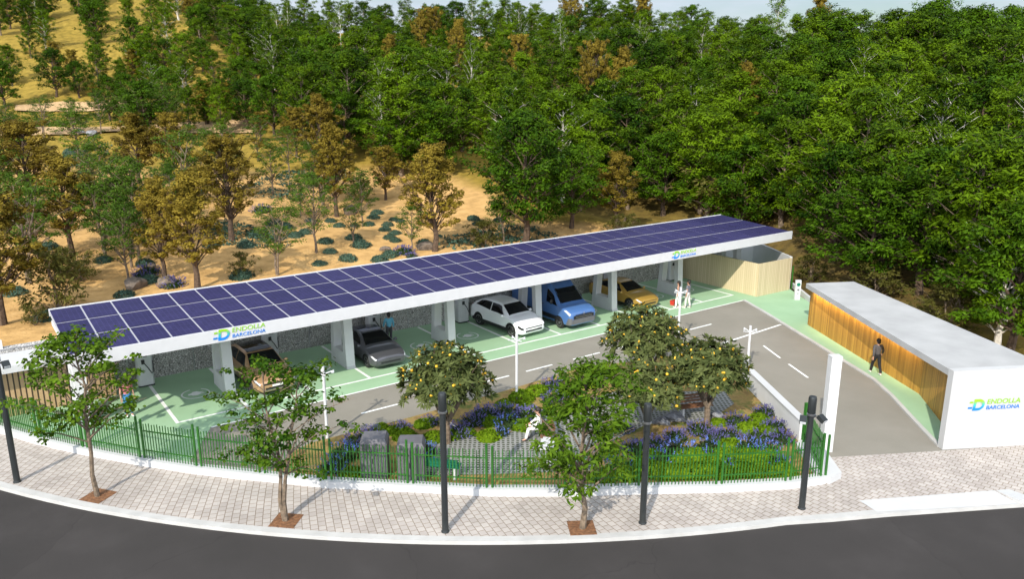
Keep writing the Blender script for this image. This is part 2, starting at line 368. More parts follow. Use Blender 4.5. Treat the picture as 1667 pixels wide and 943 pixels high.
def logo_mat():
    m, nt, b = new_mat('green_to_blue_logo')
    tc = N(nt, 'ShaderNodeTexCoord'); sx = N(nt, 'ShaderNodeSeparateXYZ'); nt.links.new(tc.outputs['Generated'], sx.inputs[0])
    r = ramp(nt, sx.outputs['Y'], [(0.2, (0.0, 0.19, 0.72)), (0.55, (0.06, 0.42, 0.32)), (0.85, (0.26, 0.52, 0.005))])
    nt.links.new(r.outputs[0], b.inputs['Base Color']); b.inputs['Roughness'].default_value = 0.5
    return m
M['logo'] = logo_mat()
M['lime'] = plain('lime_letter', (0.24, 0.50, 0.005), 0.5, var=0.02)
M['blue'] = plain('blue_letter', (0.0, 0.16, 0.56), 0.5, var=0.02)
# ------------------------------------------------------------------ mesh helpers
class MB:
    def __init__(s): s.v = []; s.f = []; s.mi = []; s.m = 0
    def add(s, vs, fs):
        o = len(s.v); s.v += [tuple(map(float, p)) for p in vs]
        for f in fs: s.f.append(tuple(i + o for i in f)); s.mi.append(s.m)
        return s
    def box(s, x0, x1, y0, y1, z0, z1, mat=None):
        vs = [(x0, y0, z0), (x1, y0, z0), (x1, y1, z0), (x0, y1, z0), (x0, y0, z1), (x1, y0, z1), (x1, y1, z1), (x0, y1, z1)]
        if mat is not None: vs = [mat @ Vector(p) for p in vs]
        return s.add(vs, [(3, 2, 1, 0), (4, 5, 6, 7), (0, 1, 5, 4), (1, 2, 6, 5), (2, 3, 7, 6), (3, 0, 4, 7)])
    def prism(s, poly, z0, z1):
        n = len(poly)
        if sum(poly[i][0] * poly[(i + 1) % n][1] - poly[(i + 1) % n][0] * poly[i][1] for i in range(n)) < 0: poly = poly[::-1]
        vs = [(x, y, z0) for x, y in poly] + [(x, y, z1) for x, y in poly]
        return s.add(vs, [tuple(range(n))[::-1], tuple(range(n, 2 * n))] + [(i, (i + 1) % n, n + (i + 1) % n, n + i) for i in range(n)])
    def tube(s, pts, rad, n=8, caps=True):
        pts = [Vector(p) for p in pts]
        rad = rad if isinstance(rad, (list, tuple)) else [rad] * len(pts)
        vs = []; prev = None
        for i, p in enumerate(pts):
            t = (pts[min(i + 1, len(pts) - 1)] - pts[max(i - 1, 0)]).normalized()
            a = prev if prev is not None else (Vector((1, 0, 0)) if abs(t.x) < 0.8 else Vector((0, 1, 0)))
            a = (a - t * a.dot(t)).normalized(); prev = a; b = t.cross(a)
            for k in range(n):
                th = 2 * PI * k / n
                vs.append(p + (a * math.cos(th) + b * math.sin(th)) * rad[i])
        fs = []
        for i in range(len(pts) - 1):
            for k in range(n):
                fs.append((i * n + k, i * n + (k + 1) % n, (i + 1) * n + (k + 1) % n, (i + 1) * n + k))
        if caps:
            fs.append(tuple(range(n))[::-1]); fs.append(tuple(range((len(pts) - 1) * n, len(pts) * n)))
        return s.add(vs, fs)
    def lathe(s, prof, n=16, c=(0, 0, 0)):
        vs = [(c[0] + r * math.cos(2 * PI * k / n), c[1] + r * math.sin(2 * PI * k / n), c[2] + z) for r, z in prof for k in range(n)]
        fs = [(i * n + k, i * n + (k + 1) % n, (i + 1) * n + (k + 1) % n, (i + 1) * n + k) for i in range(len(prof) - 1) for k in range(n)]
        fs += [tuple(range(n))[::-1], tuple(range((len(prof) - 1) * n, len(prof) * n))]
        return s.add(vs, fs)
    def ball(s, c, r, n=8, sc=(1, 1, 1)):
        prof = [(max(1e-3, math.sin(PI * i / n)) * r, -math.cos(PI * i / n) * r) for i in range(n + 1)]
        k0 = len(s.v); s.lathe(prof, n + 2)
        for i in range(k0, len(s.v)):
            x, y, z = s.v[i]; s.v[i] = (c[0] + x * sc[0], c[1] + y * sc[1], c[2] + z * sc[2])
        return s
    def sheet(s, poly, z):
        n = len(poly)
        if sum(poly[i][0] * poly[(i + 1) % n][1] - poly[(i + 1) % n][0] * poly[i][1] for i in range(n)) < 0: poly = poly[::-1]
        return s.add([(x, y, z) for x, y in poly], [tuple(range(n))])
    def strip(s, pts, w, z, z1=None):
        """ribbon of width w along pts; a solid of height z1 if given"""
        pts = [Vector((p[0], p[1], 0)) for p in pts]; L = []; Rr = []
        for i, p in enumerate(pts):
            a = (pts[i] - pts[i - 1]).normalized() if i else (pts[1] - pts[0]).normalized()
            b = (pts[i + 1] - pts[i]).normalized() if i < len(pts) - 1 else a
            t = (a + b).normalized(); nn = Vector((-t.y, t.x, 0)) / max(0.5, t.dot(a))
            L.append(p + nn * w / 2); Rr.append(p - nn * w / 2)
        n = len(pts)
        if z1 is None:
            return s.add([(p.x, p.y, z) for p in L] + [(p.x, p.y, z) for p in Rr], [(i, n + i, n + i + 1, i + 1) for i in range(n - 1)])
        vs = [(p.x, p.y, z) for p in L] + [(p.x, p.y, z) for p in Rr] + [(p.x, p.y, z1) for p in L] + [(p.x, p.y, z1) for p in Rr]
        fs = []
        for i in range(n - 1):
            fs += [(2 * n + i, 3 * n + i, 3 * n + i + 1, 2 * n + i + 1), (i, i + 1, n + i + 1, n + i), (i, 2 * n + i, 2 * n + i + 1, i + 1), (n + i, n + i + 1, 3 * n + i + 1, 3 * n + i)]
        fs += [(0, n, 3 * n, 2 * n), (n - 1, 3 * n - 1, 4 * n - 1, 2 * n - 1)]
        return s.add(vs, fs)
    def mesh(s, name, mats, smooth=False, fix=False):
        me = bpy.data.meshes.new(name); me.from_pydata(s.v, [], s.f); 
        for m in (mats if isinstance(mats, (list, tuple)) else [mats]): me.materials.append(m)
        me.polygons.foreach_set('material_index', s.mi)
        if fix:
            bm = bmesh.new(); bm.from_mesh(me); bmesh.ops.recalc_face_normals(bm, faces=bm.faces); bm.to_mesh(me); bm.free()
        if smooth: me.polygons.foreach_set('use_smooth', [True] * len(me.polygons)); auto(me)
        me.update(); return me
    def build(s, name, mats, parent=None, smooth=False, fix=False):
        return link(name, s.mesh(name, mats, smooth, fix), parent)
def auto(me, ang=40):
    bm = bmesh.new(); bm.from_mesh(me); c = R(ang)
    for e in bm.edges: e.smooth = not (len(e.link_faces) == 2 and e.calc_face_angle(0) > c)
    bm.to_mesh(me); bm.free()
def link(name, me, parent=None):
    o = bpy.data.objects.new(name, me); COL.objects.link(o)
    if parent is not None: o.parent = parent
    return o
def tag(o, label=None, cat=None, group=None, kind=None):
    if label: o['label'] = label
    if cat: o['category'] = cat
    if group: o['group'] = group
    if kind: o['kind'] = kind
    return o
def thing(name, label, cat, loc=(0, 0, 0), rz=0.0, group=None, sc=None):
    o = bpy.data.objects.new(name, None); COL.objects.link(o)
    o.location = loc; o.rotation_euler = (0, 0, rz); o.empty_display_size = 0.3
    if sc is not None: o.scale = sc if isinstance(sc, (tuple, list)) else (sc,) * 3
    return tag(o, label, cat, group)
def struct(name, o, label=None, parent=None):
    o['kind'] = 'structure'
    if label: o['label'] = label
    return o
def copy_tree(root, loc, rz, label=None, group=None, sc=None):
    r = root.copy(); COL.objects.link(r); r.location = loc; r.rotation_euler = (0, 0, rz)
    if sc is not None: r.scale = sc if isinstance(sc, (tuple, list)) else (sc,) * 3
    if label: r['label'] = label
    if group: r['group'] = group
    for ch in list(root.children):
        c = ch.copy(); COL.objects.link(c); c.parent = r
        for g in list(ch.children):
            d = g.copy(); COL.objects.link(d); d.parent = c
    return r
def evaluated(me, mods, name):
    """mesh after modifiers: mods is a list of (type, dict)"""
    o = bpy.data.objects.new('tmp', me); COL.objects.link(o)
    for t, kw in mods:
        md = o.modifiers.new(t, t)
        for k, v in kw.items(): setattr(md, k, v)
    dg = bpy.context.evaluated_depsgraph_get(); dg.update()
    r = bpy.data.meshes.new_from_object(o.evaluated_get(dg)); r.name = name
    bpy.data.objects.remove(o)
    return r

# ------------------------------------------------------------------ the ground
def axis(lo, a, b, hi, step, k):
    A = list(np.arange(a, b, step)); x = a; s = step; pre = []
    while x > lo: s *= k; x -= s; pre.append(x)
    x = A[-1]; s = step
    while x < hi: s *= k; x += s; A.append(x)
    return np.array(pre[::-1] + A)
gx = axis(-1500, -50, 150, 2500, 1.6, 1.35); gy = axis(-1200, 3.0, 160, 2500, 1.6, 1.35)
gy = np.sort(np.concatenate([gy, [4.45, 4.6, 4.8, 5.0]]))
XX, YY = np.meshgrid(gx, gy); ZZ = hill(XX, YY)
nx, ny = len(gx), len(gy)
vv = np.stack([XX.ravel(), YY.ravel(), ZZ.ravel()], 1)
ii = np.arange((ny - 1) * (nx - 1)); rr_, cc_ = ii // (nx - 1), ii % (nx - 1)
a0 = rr_ * nx + cc_
ff = np.stack([a0, a0 + 1, a0 + nx + 1, a0 + nx], 1)
me = bpy.data.meshes.new('terrain'); me.from_pydata(vv.tolist(), [], ff.tolist())
me.materials.append(M['terrain']); me.polygons.foreach_set('use_smooth', [True] * len(me.polygons))
dxx, dyy = vv[:, 0] - CAM[0], vv[:, 1] - CAM[1]
dd = dxx * SY + dyy * CY; uu = dxx * CY - dyy * SY; rat = uu / np.maximum(np.hypot(dxx, dyy), 20)
zone = sm(66, 88, dd + 14 * sm(-0.12, 0.08, rat))
zone = np.maximum(zone, sm(-0.06, 0.02, rat) * sm(58, 66, dd))
zone = np.where((vv[:, 1] < 4), 1.0, zone)
litter = sm(0.02, 0.1, rat) * sm(55, 75, dd) * 0.85
litter = np.maximum(litter, sm(0.25, 0.3, rat) * sm(40, 46, dd))
for nm, arr in (('zone', zone), ('litter', litter)):
    a_ = me.attributes.new(nm, 'FLOAT', 'POINT'); a_.data.foreach_set('value', arr.astype(np.float32))
struct('terrain', link('terrain', me), 'sandy and dry grass hillside rising behind the charging station')

# street, kerb, pavement
def arc(x0, x1, off=0.0, n=40):
    out = []
    for i in range(n + 1):
        x = x0 + (x1 - x0) * i / n
        r = ARC_R + off
        out.append((x, ARC_C[1] - math.sqrt(max(0.1, r * r - (x - ARC_C[0]) ** 2))))
    return out
KERB = [p for p in arc(-13.4, 11.2)] + [(12.6, -21.9), (14.3, -22.75), (18.52, -25.03), (24, -28.0), (34, -33.4), (60, -47.4)]
def inset(pts, d):
    out = []
    for i, p in enumerate(pts):
        a = Vector(pts[max(0, i - 1)]); b = Vector(pts[min(len(pts) - 1, i + 1)]); t = (b - a).normalized()
        out.append((p[0] - t.y * d, p[1] + t.x * d))
    return out
KERB = [(-15.2, 14), (-14.9, 9)] + [p for p in KERB if p[0] > -13.2]
KIN = inset(KERB, 0.28)
struct('street', MB().sheet([(-400, -400), (500, -400), (500, -150), (60, -46.5), (34, -32.5), (12, -18), (-5, -5), (-12, 8), (-13.5, 60), (-400, 60)], -0.13).build('street', M['street']), 'dark asphalt street curving past the pavement')
kb = MB()
n_ = len(KERB)
kb.add([(x, y, 0.0) for x, y in KERB] + [(x, y, 0.0) for x, y in KIN] + [(x, y, -0.16) for x, y in KERB], [(i, i + 1, n_ + i + 1, n_ + i) for i in range(n_ - 1)] + [(2 * n_ + i, 2 * n_ + i + 1, i + 1, i) for i in range(n_ - 1)])
struct('kerb', kb.build('kerb', M['kerb'], fix=False), 'pale stone kerb along the street')
FP = [(-9.6, 3.9), (-8.9, 1.9), (-7.55, -0.6), (-6.24, -2.66), (-4.67, -4.85), (-3.16, -6.76), (-1.48, -8.59), (0.24, -10.41), (2.41, -12.31), (4.46, -14.14), (6.62, -15.69), (8.77, -17.05), (11.01, -18.52), (13.15, -19.75), (14.46, -20.25)]
pave = KIN[2:] + [(60, -20), (24.6, -23.6), (20.58, -21.6), (16.2, -19.2), (15.0, -18.5), (13, -18.3), (11, -17.3), (6.6, -14.9), (2.4, -11.5), (-1.5, -7.8), (-4.7, -4.3), (-7.5, 0), (-9.2, 3.0), (-9.6, 14), (-14, 14)]
struct('pavement', MB().sheet(pave, -0.004).build('pavement', M['paving']), 'pale stone block pavement between kerb and fence')

# car park surfaces
lot = [(-9.4, 3.5), (-4.7, -4.4), (2.4, -11.6), (6.6, -15.0), (13, -19.0), (16.27, -19.26), (20.36, -21.5), (24.2, -23.6), (34, -8), (39, 2), (39, 4.5), (-9.4, 4.5)]
struct('asphalt_road', MB().sheet(lot, -0.012).build('asphalt_road', M['asphalt']), 'grey asphalt lane through the charging station')
gf = MB()
gf.sheet([(-9.3, 3.9), (-8.2, 0.9), (-6.6, -1.9), (-5.3, -3.7), (-3.4, -6.0), (-1.72, -3.0), (31.72, -3.0), (31.72, 4.4), (-9.3, 4.4)], 0.0)
gf.sheet([(31.72, 4.4), (31.72, -3.0), (30.46, -5.73), (27.41, -11.68), (25.3, -15.75), (24.1, -17.3), (20.55, -21.3), (22.65, -20.5), (25.32, -17.95), (30.45, -8.65), (33.3, -8.0), (36.9, -2.6), (38.9, 1.5), (38.9, 4.4)], 0.0)
struct('green_floor', gf.build('green_floor', M['greenfloor']), 'pale green coated floor of the parking bays and footway')
mk = MB(); BX = [-2.73 + 2.91 * k for k in range(13)]
for x in BX: mk.box(x - 0.07, x + 0.07, -1.7, 4.1, 0.001, 0.004)
mk.box(BX[0] - 0.07, BX[-1] + 0.07, -1.83, -1.704, 0.001, 0.004)
mk.box(-1.72, 31.72, -3.09, -2.99, 0.001, 0.005)
struct('bay_marking', mk.build('bay_marking', M['paintw']), 'white painted lines of the parking bays')
edge = [(31.72, -3.09), (30.46, -5.73), (27.41, -11.68), (25.3, -15.75)]
struct('footway_edging', MB().strip(edge + [(24.1, -17.3), (22.3, -19.3), (20.6, -21.25)], 0.17, -0.02, 0.05).build('footway_edging', M['kerb'], fix=True), 'white edging of the green footway beside the exit lane')
dm = MB()
for a, b in ((3.86, 5.58), (6.9, 8.6), (9.8, 11.55), (12.58, 14.2), (15.55, 17.35), (18.5, 20.2), (21.3, 23.0), (24.2, 26.0)): dm.box(a, b, -5.36, -5.25, -0.009, -0.005)
for p, q in (((25.21, -9.56), (24.27, -11.29)), ((23.85, -12.11), (22.98, -13.8))): dm.strip([p, q], 0.11, -0.009, -0.005)
dm.strip([(20.6, -8.2), (29.2, -7.72)], 0.13, -0.009, -0.005)
struct('lane_marking', dm.build('lane_marking', M['paintw'], fix=True), 'white dashed lane marking on the grey lane')
# charging-bay symbols
sy = MB()
def ring(cx, cy, r=0.62):
    for k in range(26):
        a, b = R(100 + k * 12), R(100 + (k + 1) * 12)
        sy.add([(cx + math.cos(a) * r, cy + math.sin(a) * r, 0.004), (cx + math.cos(b) * r, cy + math.sin(b) * r, 0.004), (cx + math.cos(b) * (r - 0.07), cy + math.sin(b) * (r - 0.07), 0.004), (cx + math.cos(a) * (r - 0.07), cy + math.sin(a) * (r - 0.07), 0.004)], [(0, 3, 2, 1)])
    plug = [(-0.34, -0.08), (-0.3, 0.08), (-0.16, 0.12), (-0.06, 0.26), (0.12, 0.24), (0.2, 0.12), (0.36, 0.1), (0.36, 0.04), (0.22, 0.02), (0.22, -0.05), (0.36, -0.07), (0.36, -0.13), (0.18, -0.15), (0.04, -0.24), (-0.16, -0.2), (-0.2, -0.1)]
    sy.sheet([(cx + x, cy + y) for x, y in plug], 0.004)
for k in range(12): ring(BX[k] + 1.46, 1.08)
struct('bay_symbol', sy.build('bay_symbol', M['paintw']), 'white charging symbols painted in the bays')
# dropped kerb slab
struct('kerb_ramp', MB().add([(14.3, -21.75, 0.008), (18.7, -24.07, 0.008), (18.4, -24.95, 0.008), (14.1, -22.5, 0.008)], [(0, 3, 2, 1)]).add([(18.76, -24.1, 0.012), (19.2, -24.33, 0.012), (19.05, -25.2, 0.11), (18.5, -24.97, 0.11), (18.5, -24.97, -0.1), (19.05, -25.2, -0.1)], [(0, 3, 2, 1), (3, 0, 4), (2, 3, 4, 5)]).build('kerb_ramp', M['white']), 'white dropped kerb slab at the exit')

# garden ground
garden = [(1.0, -6.9), (5.2, -7.0), (10.0, -6.9), (15.0, -6.6), (20.6, -8.3), (20.45, -11.7), (16.4, -18.1), (14.5, -19.9), (13.1, -19.5), (11.0, -18.25), (6.62, -15.4), (4.46, -13.85), (2.41, -12.0), (0.24, -10.1), (-1.2, -8.4), (0.2, -7.2)]
struct('garden_bed', MB().prism(garden, -0.1, 0.06).build('garden_bed', M['mulch']), 'mulched planting bed inside the fence')
plaza = [at(690, 730), at(735, 690), at(800, 725), at(860, 690), at(935, 660), at(1000, 640), at(1090, 640), at(1180, 640), at(1195, 660), at(1150, 690), at(1060, 690), at(1000, 720), at(960, 770), at(800, 775), at(700, 778), at(665, 760)]
struct('paver_path', MB().sheet(plaza, 0.066).build('paver_path', M['lattice']), 'grey lattice paver path winding through the garden')

# ------------------------------------------------------------------ walls
t = thing('gabion_wall', 'long grey gabion stone wall behind the parking bays', 'wall')
MB().box(-9.3, 38.5, 4.25, 4.85, -0.2, 2.55).build('stone_fill', M['gabion'], t)
wf = MB()
for k in range(17):
    x = -9.3 + k * 2.94; wf.box(x - 0.02, x + 0.02, 4.225, 4.247, 0, 2.57)
wf.box(-9.3, 38.5, 4.225, 4.247, 2.56, 2.59)
wf.build('wire_frame', M['alloy'], t)
tag(MB().strip([(x, y) for x, y in FP] , 0.36, -0.1, 0.25).build('plinth_wall', M['white'], fix=True), 'low white plinth wall carrying the green fence', 'wall')
tag(MB().prism([(14.5, -20.5), (15.2, -20.5), (16.5, -18.9), (16.35, -18.0), (15.9, -18.15), (14.4, -20.05)], -0.1, 0.25).build('plinth_block', M['white']), 'white plinth block at the fence corner by the exit', 'plinth')
t = thing('retaining_wall', 'pale grey wall with white coping between garden and exit lane', 'wall')
MB().strip([(20.5, -11.55), (16.6, -17.9)], 0.24, -0.1, 0.86).build('wall_body', M['greyconc'], t, fix=True)
MB().strip([(20.52, -11.5), (16.58, -17.95)], 0.32, 0.863, 0.93).build('coping', M['white'], t, fix=True)
t = thing('gate_post', 'tall square white gate post beside the exit lane', 'post', (16.75, -18.85, 0), R(-30))
MB().box(-0.2, 0.2, -0.16, 0.16, -0.1, 3.78).build('shaft', M['white_metal'], t)
MB().box(-0.21, 0.21, -0.17, 0.17, 3.783, 3.83).build('cap', M['white'], t)

# fence
t = thing('picket_fence', 'long green steel picket fence curving along the pavement', 'fence')
def panel(a, b, z0=0.25, h=1.42):
    a = Vector((*a, 0)); b = Vector((*b, 0)); L = (b - a).length; d = (b - a) / L
    m = MB(); n = max(3, int(L / 0.12)); rzz = math.atan2(d.y, d.x)
    for k in range(n + 1):
        p = a + d * (L * (k + 0.5) / (n + 1)); dz = 0.02 * ((k * 7) % 3)
        T = Matrix.Translation(p) @ Matrix.Rotation(rzz, 4, 'Z')
        m.box(-0.015, 0.015, -0.01, 0.01, z0 - 0.02, z0 + h - 0.06 + dz, T)
    T = Matrix.Translation((a + b) / 2) @ Matrix.Rotation(rzz, 4, 'Z')
    for z in (0.28, 1.05): m.box(-L / 2, L / 2, 0.013, 0.045, z0 + z, z0 + z + 0.04, T)
    return m
def post_pair(p, d):
    for s in (-0.1, 0.1):
        q = Vector((*p, 0)) + d * s
        MB().tube([(q.x, q.y, 0.16), (q.x, q.y, 1.86 if s < 0 else 1.78)], 0.045, 8).build('post', M['fence'], t, smooth=True)
for i in range(len(FP) - 1):
    a, b = FP[i], FP[i + 1]
    d = (Vector((*b, 0)) - Vector((*a, 0))).normalized()
    a2 = Vector((*a, 0)) + d * 0.15; b2 = Vector((*b, 0)) - d * 0.15
    panel((a2.x, a2.y), (b2.x, b2.y)).build('picket_panel', M['fence'], t)
    post_pair(a, d)
post_pair(FP[-1], d)
panel((14.62, -20.05), (16.25, -18.25)).build('picket_panel', M['fence'], t)
post_pair((16.3, -18.15), Vector((0.67, 0.74, 0)))

# ------------------------------------------------------------------ text
def text_mesh(s, size, wid, name, mat, xs=1.0, shear=0.0, parent=None, h=None):
    cu = bpy.data.curves.new(name, 'FONT'); cu.body = s; cu.size = 1.0; cu.extrude = 0.008; cu.shear = shear
    o = bpy.data.objects.new(name, cu); COL.objects.link(o)
    dg = bpy.context.evaluated_depsgraph_get(); dg.update()
    me = bpy.data.meshes.new_from_object(o.evaluated_get(dg)); bpy.data.objects.remove(o)
    v = np.array([p.co[:] for p in me.vertices]); lo, hi = v.min(0), v.max(0)
    sx_ = wid / (hi[0] - lo[0]); sy_ = h / (hi[1] - lo[1])
    for p in me.vertices: p.co = ((p.co.x - lo[0]) * sx_, (p.co.y - lo[1]) * sy_, p.co.z * (1.0))
    me.materials.append(mat)
    return link(name, me, parent)
def logo(parent, loc, rot, s=1.0):
    """=D mark followed by the two words; s scales the sign"""
    def put(o, x, y):
        mt = Matrix.Translation(loc) @ rot @ Matrix.Translation((x * s, y * s, 0)) @ Matrix.Scale(s, 4)
        o.matrix_local = mt
    D = MB(); pts_o = []; pts_i = []
    for k in range(15):
        a = -PI / 2 + PI * k / 14; c, s_ = math.cos(a), math.sin(a)
        pts_o.append((0.2 + 0.25 * c, 0.225 + 0.225 * s_)); pts_i.append((0.2 + 0.15 * c, 0.225 + 0.125 * s_))
    sh = lambda p: (p[0] + 0.12 * (p[1] - 0.2), p[1])
    o_ = [(0.0, 0.0)] + pts_o + [(0.0, 0.45)]; i_ = [(0.1, 0.1)] + pts_i + [(0.1, 0.35)]
    o_ = [sh(p) for p in o_]; i_ = [sh(p) for p in i_]; n = len(o_)
    D.add([(x, y, 0.012) for x, y in o_] + [(x, y, 0.012) for x, y in i_] + [(x, y, -0.006) for x, y in o_] + [(x, y, -0.006) for x, y in i_],
          [(k, (k + 1) % n, n + (k + 1) % n, n + k) for k in range(n)] + [(2 * n + k, 2 * n + (k + 1) % n, (k + 1) % n, k) for k in range(n)])
    put(D.build('logo_mark', M['logo'], parent), 0, 0)
    b1 = MB().add([(-0.17, 0.30, 0.012), (-0.03, 0.30, 0.012), (-0.02, 0.37, 0.012), (-0.16, 0.37, 0.012)], [(0, 1, 2, 3)]); put(b1.build('logo_bar', M['lime'], parent), 0, 0)
    b2 = MB().add([(-0.22, 0.08, 0.012), (-0.05, 0.08, 0.012), (-0.04, 0.15, 0.012), (-0.21, 0.15, 0.012)], [(0, 1, 2, 3)]); put(b2.build('logo_bar', M['blue'], parent), 0, 0)
    put(text_mesh('ENDOLLA', 1, 1.36, 'lettering', M['lime'], parent=parent, h=0.19, shear=0.1), 0.56, 0.245)
    put(text_mesh('BARCELONA', 1, 1.36, 'lettering', M['blue'], parent=parent, h=0.15, shear=0.1), 0.55, 0.02)

# ------------------------------------------------------------------ solar canopy
M['greydeck'] = plain('grey_aluminium', (.40, .40, .42), .5, var=.02)
CX0, CX1, CYF, CYB, CZF, CZB = -6.3, 36.65, -2.65, 3.3, 3.92, 4.27
cn = thing('solar_canopy', 'long white carport canopy covered with blue solar panels', 'carport')
sl = (CZB - CZF) / (CYB - CYF)
dk = MB(); dk.add([(CX0, CYF, CZF - 0.12), (CX1, CYF, CZF - 0.12), (CX1, CYB, CZB - 0.12), (CX0, CYB, CZB - 0.12), (CX0, CYF, CZF - 0.02), (CX1, CYF, CZF - 0.02), (CX1, CYB, CZB - 0.02), (CX0, CYB, CZB - 0.02)],
    [(3, 2, 1, 0), (4, 5, 6, 7), (0, 1, 5, 4), (1, 2, 6, 5), (2, 3, 7, 6), (3, 0, 4, 7)])
dk.build('roof_deck', M['greydeck'], cn)
MB().box(CX0, CX1 + 0.05, CYF - 0.1, CYF - 0.003, CZF - 0.5, CZF + 0.03).build('fascia', M['white_metal'], cn)
MB().box(CX0, CX1, CYB + 0.003, CYB + 0.06, CZB - 0.3, CZB + 0.02).build('rear_trim', M['white_metal'], cn)
np_ = 36; pw = (CX1 - CX0) / np_; pd = (CYB - CYF - 0.06) / 3
pm = MB().box(-pw / 2 + 0.034, pw / 2 - 0.034, -pd / 2 + 0.052, pd / 2 - 0.052, 0, 0.012).mesh('solar_panel', M['solar'])
tilt = math.atan(sl); far = []
for i in range(np_):
    for j in range(3):
        y = CYF + 0.03 + pd * (j + 0.5); z = CZF + sl * (y - CYF) - 0.012
        if i >= 33 and not (i == 33 and j == 0):
            far.append((CX0 + pw * (i + 0.5), y, z)); continue
        o = link('solar_panel', pm, cn); o.location = (CX0 + pw * (i + 0.5), y, z); o.rotation_euler = (tilt, 0, 0)
fm = MB()
for x, y, z in far: fm.box(-pw / 2 + 0.034, pw / 2 - 0.034, -pd / 2 + 0.052, pd / 2 - 0.052, 0, 0.012, Matrix.Translation((x, y, z)) @ Matrix.Rotation(tilt, 4, 'X'))
tag(fm.build('solar_panel', M['solar'], cn), kind='stuff')
bm_ = MB()
for x in (CX0 + 0.1, CX1 - 0.12): bm_.box(x - 0.06, x + 0.06, CYF + 0.02, CYB - 0.02, CZF - 0.32, CZF - 0.125)
for y in (-0.9, 1.2, 2.6): bm_.box(CX0 + 0.2, CX1 - 0.2, y - 0.05, y + 0.05, 3.56 + sl * (y + 2.65), 3.79 + sl * (y + 2.65))
bm_.build('purlin', M['greyconc'], cn)
def column():
    m = MB()
    def frame(x0, x1):
        O = [(0, 0), (1.9, 0), (1.66, 2.62), (0.14, 2.62)]; I = [(0.36, 0.78), (1.5, 0.78), (1.38, 2.28), (0.44, 2.28)]
        m.add([(x0, y, z) for y, z in O] + [(x0, y, z) for y, z in I] + [(x1, y, z) for y, z in O] + [(x1, y, z) for y, z in I],
              [(k, 4 + k, 4 + (k + 1) % 4, (k + 1) % 4) for k in range(4)] + [(8 + k, 8 + (k + 1) % 4, 12 + (k + 1) % 4, 12 + k) for k in range(4)]
              + [(k, (k + 1) % 4, 8 + (k + 1) % 4, 8 + k) for k in range(4)] + [(4 + k, 12 + k, 12 + (k + 1) % 4, 4 + (k + 1) % 4) for k in range(4)])
    frame(-0.22, 0.22)
    b = MB()
    b.add([(-0.2, 0.2, 2.62), (0.2, 0.2, 2.62), (0.2, 1.6, 2.62), (-0.2, 1.6, 2.62), (-0.17, -0.5, 3.1), (0.17, -0.5, 3.1), (0.17, 2.1, 3.1), (-0.17, 2.1, 3.1), (-0.12, -2.1, 3.5), (0.12, -2.1, 3.5), (0.12, 2.9, 3.56), (-0.12, 2.9, 3.56)],
          [(0, 1, 5, 4), (1, 2, 6, 5), (2, 3, 7, 6), (3, 0, 4, 7), (4, 5, 9, 8), (5, 6, 10, 9), (6, 7, 11, 10), (7, 4, 8, 11), (8, 9, 10, 11)])
    sh = MB().add([(-0.225, -0.06, 0), (0.225, -0.06, 0), (0.225, 0.25, 0), (-0.225, 0.25, 0), (-0.225, -0.03, 0.12), (0.225, -0.03, 0.12), (0.225, 0.25, 0.12), (-0.225, 0.25, 0.12)], [(0, 1, 5, 4), (1, 2, 6, 5), (3, 0, 4, 7), (4, 5, 6, 7)])
    return m.mesh('column', M['greyconc'], fix=True), b.mesh('bracket', M['white_metal'], fix=True), sh.mesh('column_foot', M['white'])
cm, bmk, shm = column()
for k in range(-1, 7):
    x = 0.0 + 5.82 * k
    c = link('column', cm, cn); c.location = (x, 0, 0)
    b = link('bracket', bmk, c); f = link('foot', shm, c)
rx = Matrix.Rotation(PI / 2, 4, 'X')
logo(cn, Vector((-1.02, CYF - 0.108, 3.5)), rx, 1.0)
logo(cn, Vector((25.35, CYF - 0.108, 3.5)), rx, 0.98)

# ------------------------------------------------------------------ chargers
def charger(x, y, label):
    t = thing('charging_pillar', label, 'charger', (x, y, 0), 0, 'white charging pillars along the gabion wall')
    b = MB(); b.prism([(-0.33, 0.25), (-0.36, -0.2), (-0.28, -0.3), (0.28, -0.3), (0.36, -0.2), (0.33, 0.25)], 0.08, 2.45)
    b.build('cabinet', M['white_metal'], t)
    MB().box(-0.34, 0.34, -0.26, 0.24, 0.0, 0.078).build('base', M['darkmetal'], t)
    MB().box(-0.12, 0.14, -0.318, -0.303, 1.45, 1.95).build('screen', M['screen'], t)
    MB().box(-0.14, 0.0, -0.36, -0.303, 1.12, 1.32).build('socket', M['black'], t)
    MB().tube([(-0.05, -0.36, 1.2), (0.1, -0.42, 0.95), (0.25, -0.4, 0.65), (0.34, -0.34, 0.7), (0.37, -0.2, 1.2)], 0.022, 6).build('cable', M['black'], t, smooth=True)
    MB().box(-0.05, 0.05, -0.31, -0.303, 1.99, 2.05).build('status_light', M['greenpl'], t)
for x, l in ((-2.85, 'white charging pillar at the left end, beside the slatted bin store'), (3.05, 'white charging pillar behind the bronze car'), (8.75, 'white charging pillar by the person in the light blue shirt'),
             (14.45, 'white charging pillar left of the white car, with hanging cable'), (20.3, 'white charging pillar behind the blue van'), (26.1, 'white charging pillar behind the yellow car'), (31.9, 'white charging pillar seen through the far right column')):
    charger(x, 3.55, l)
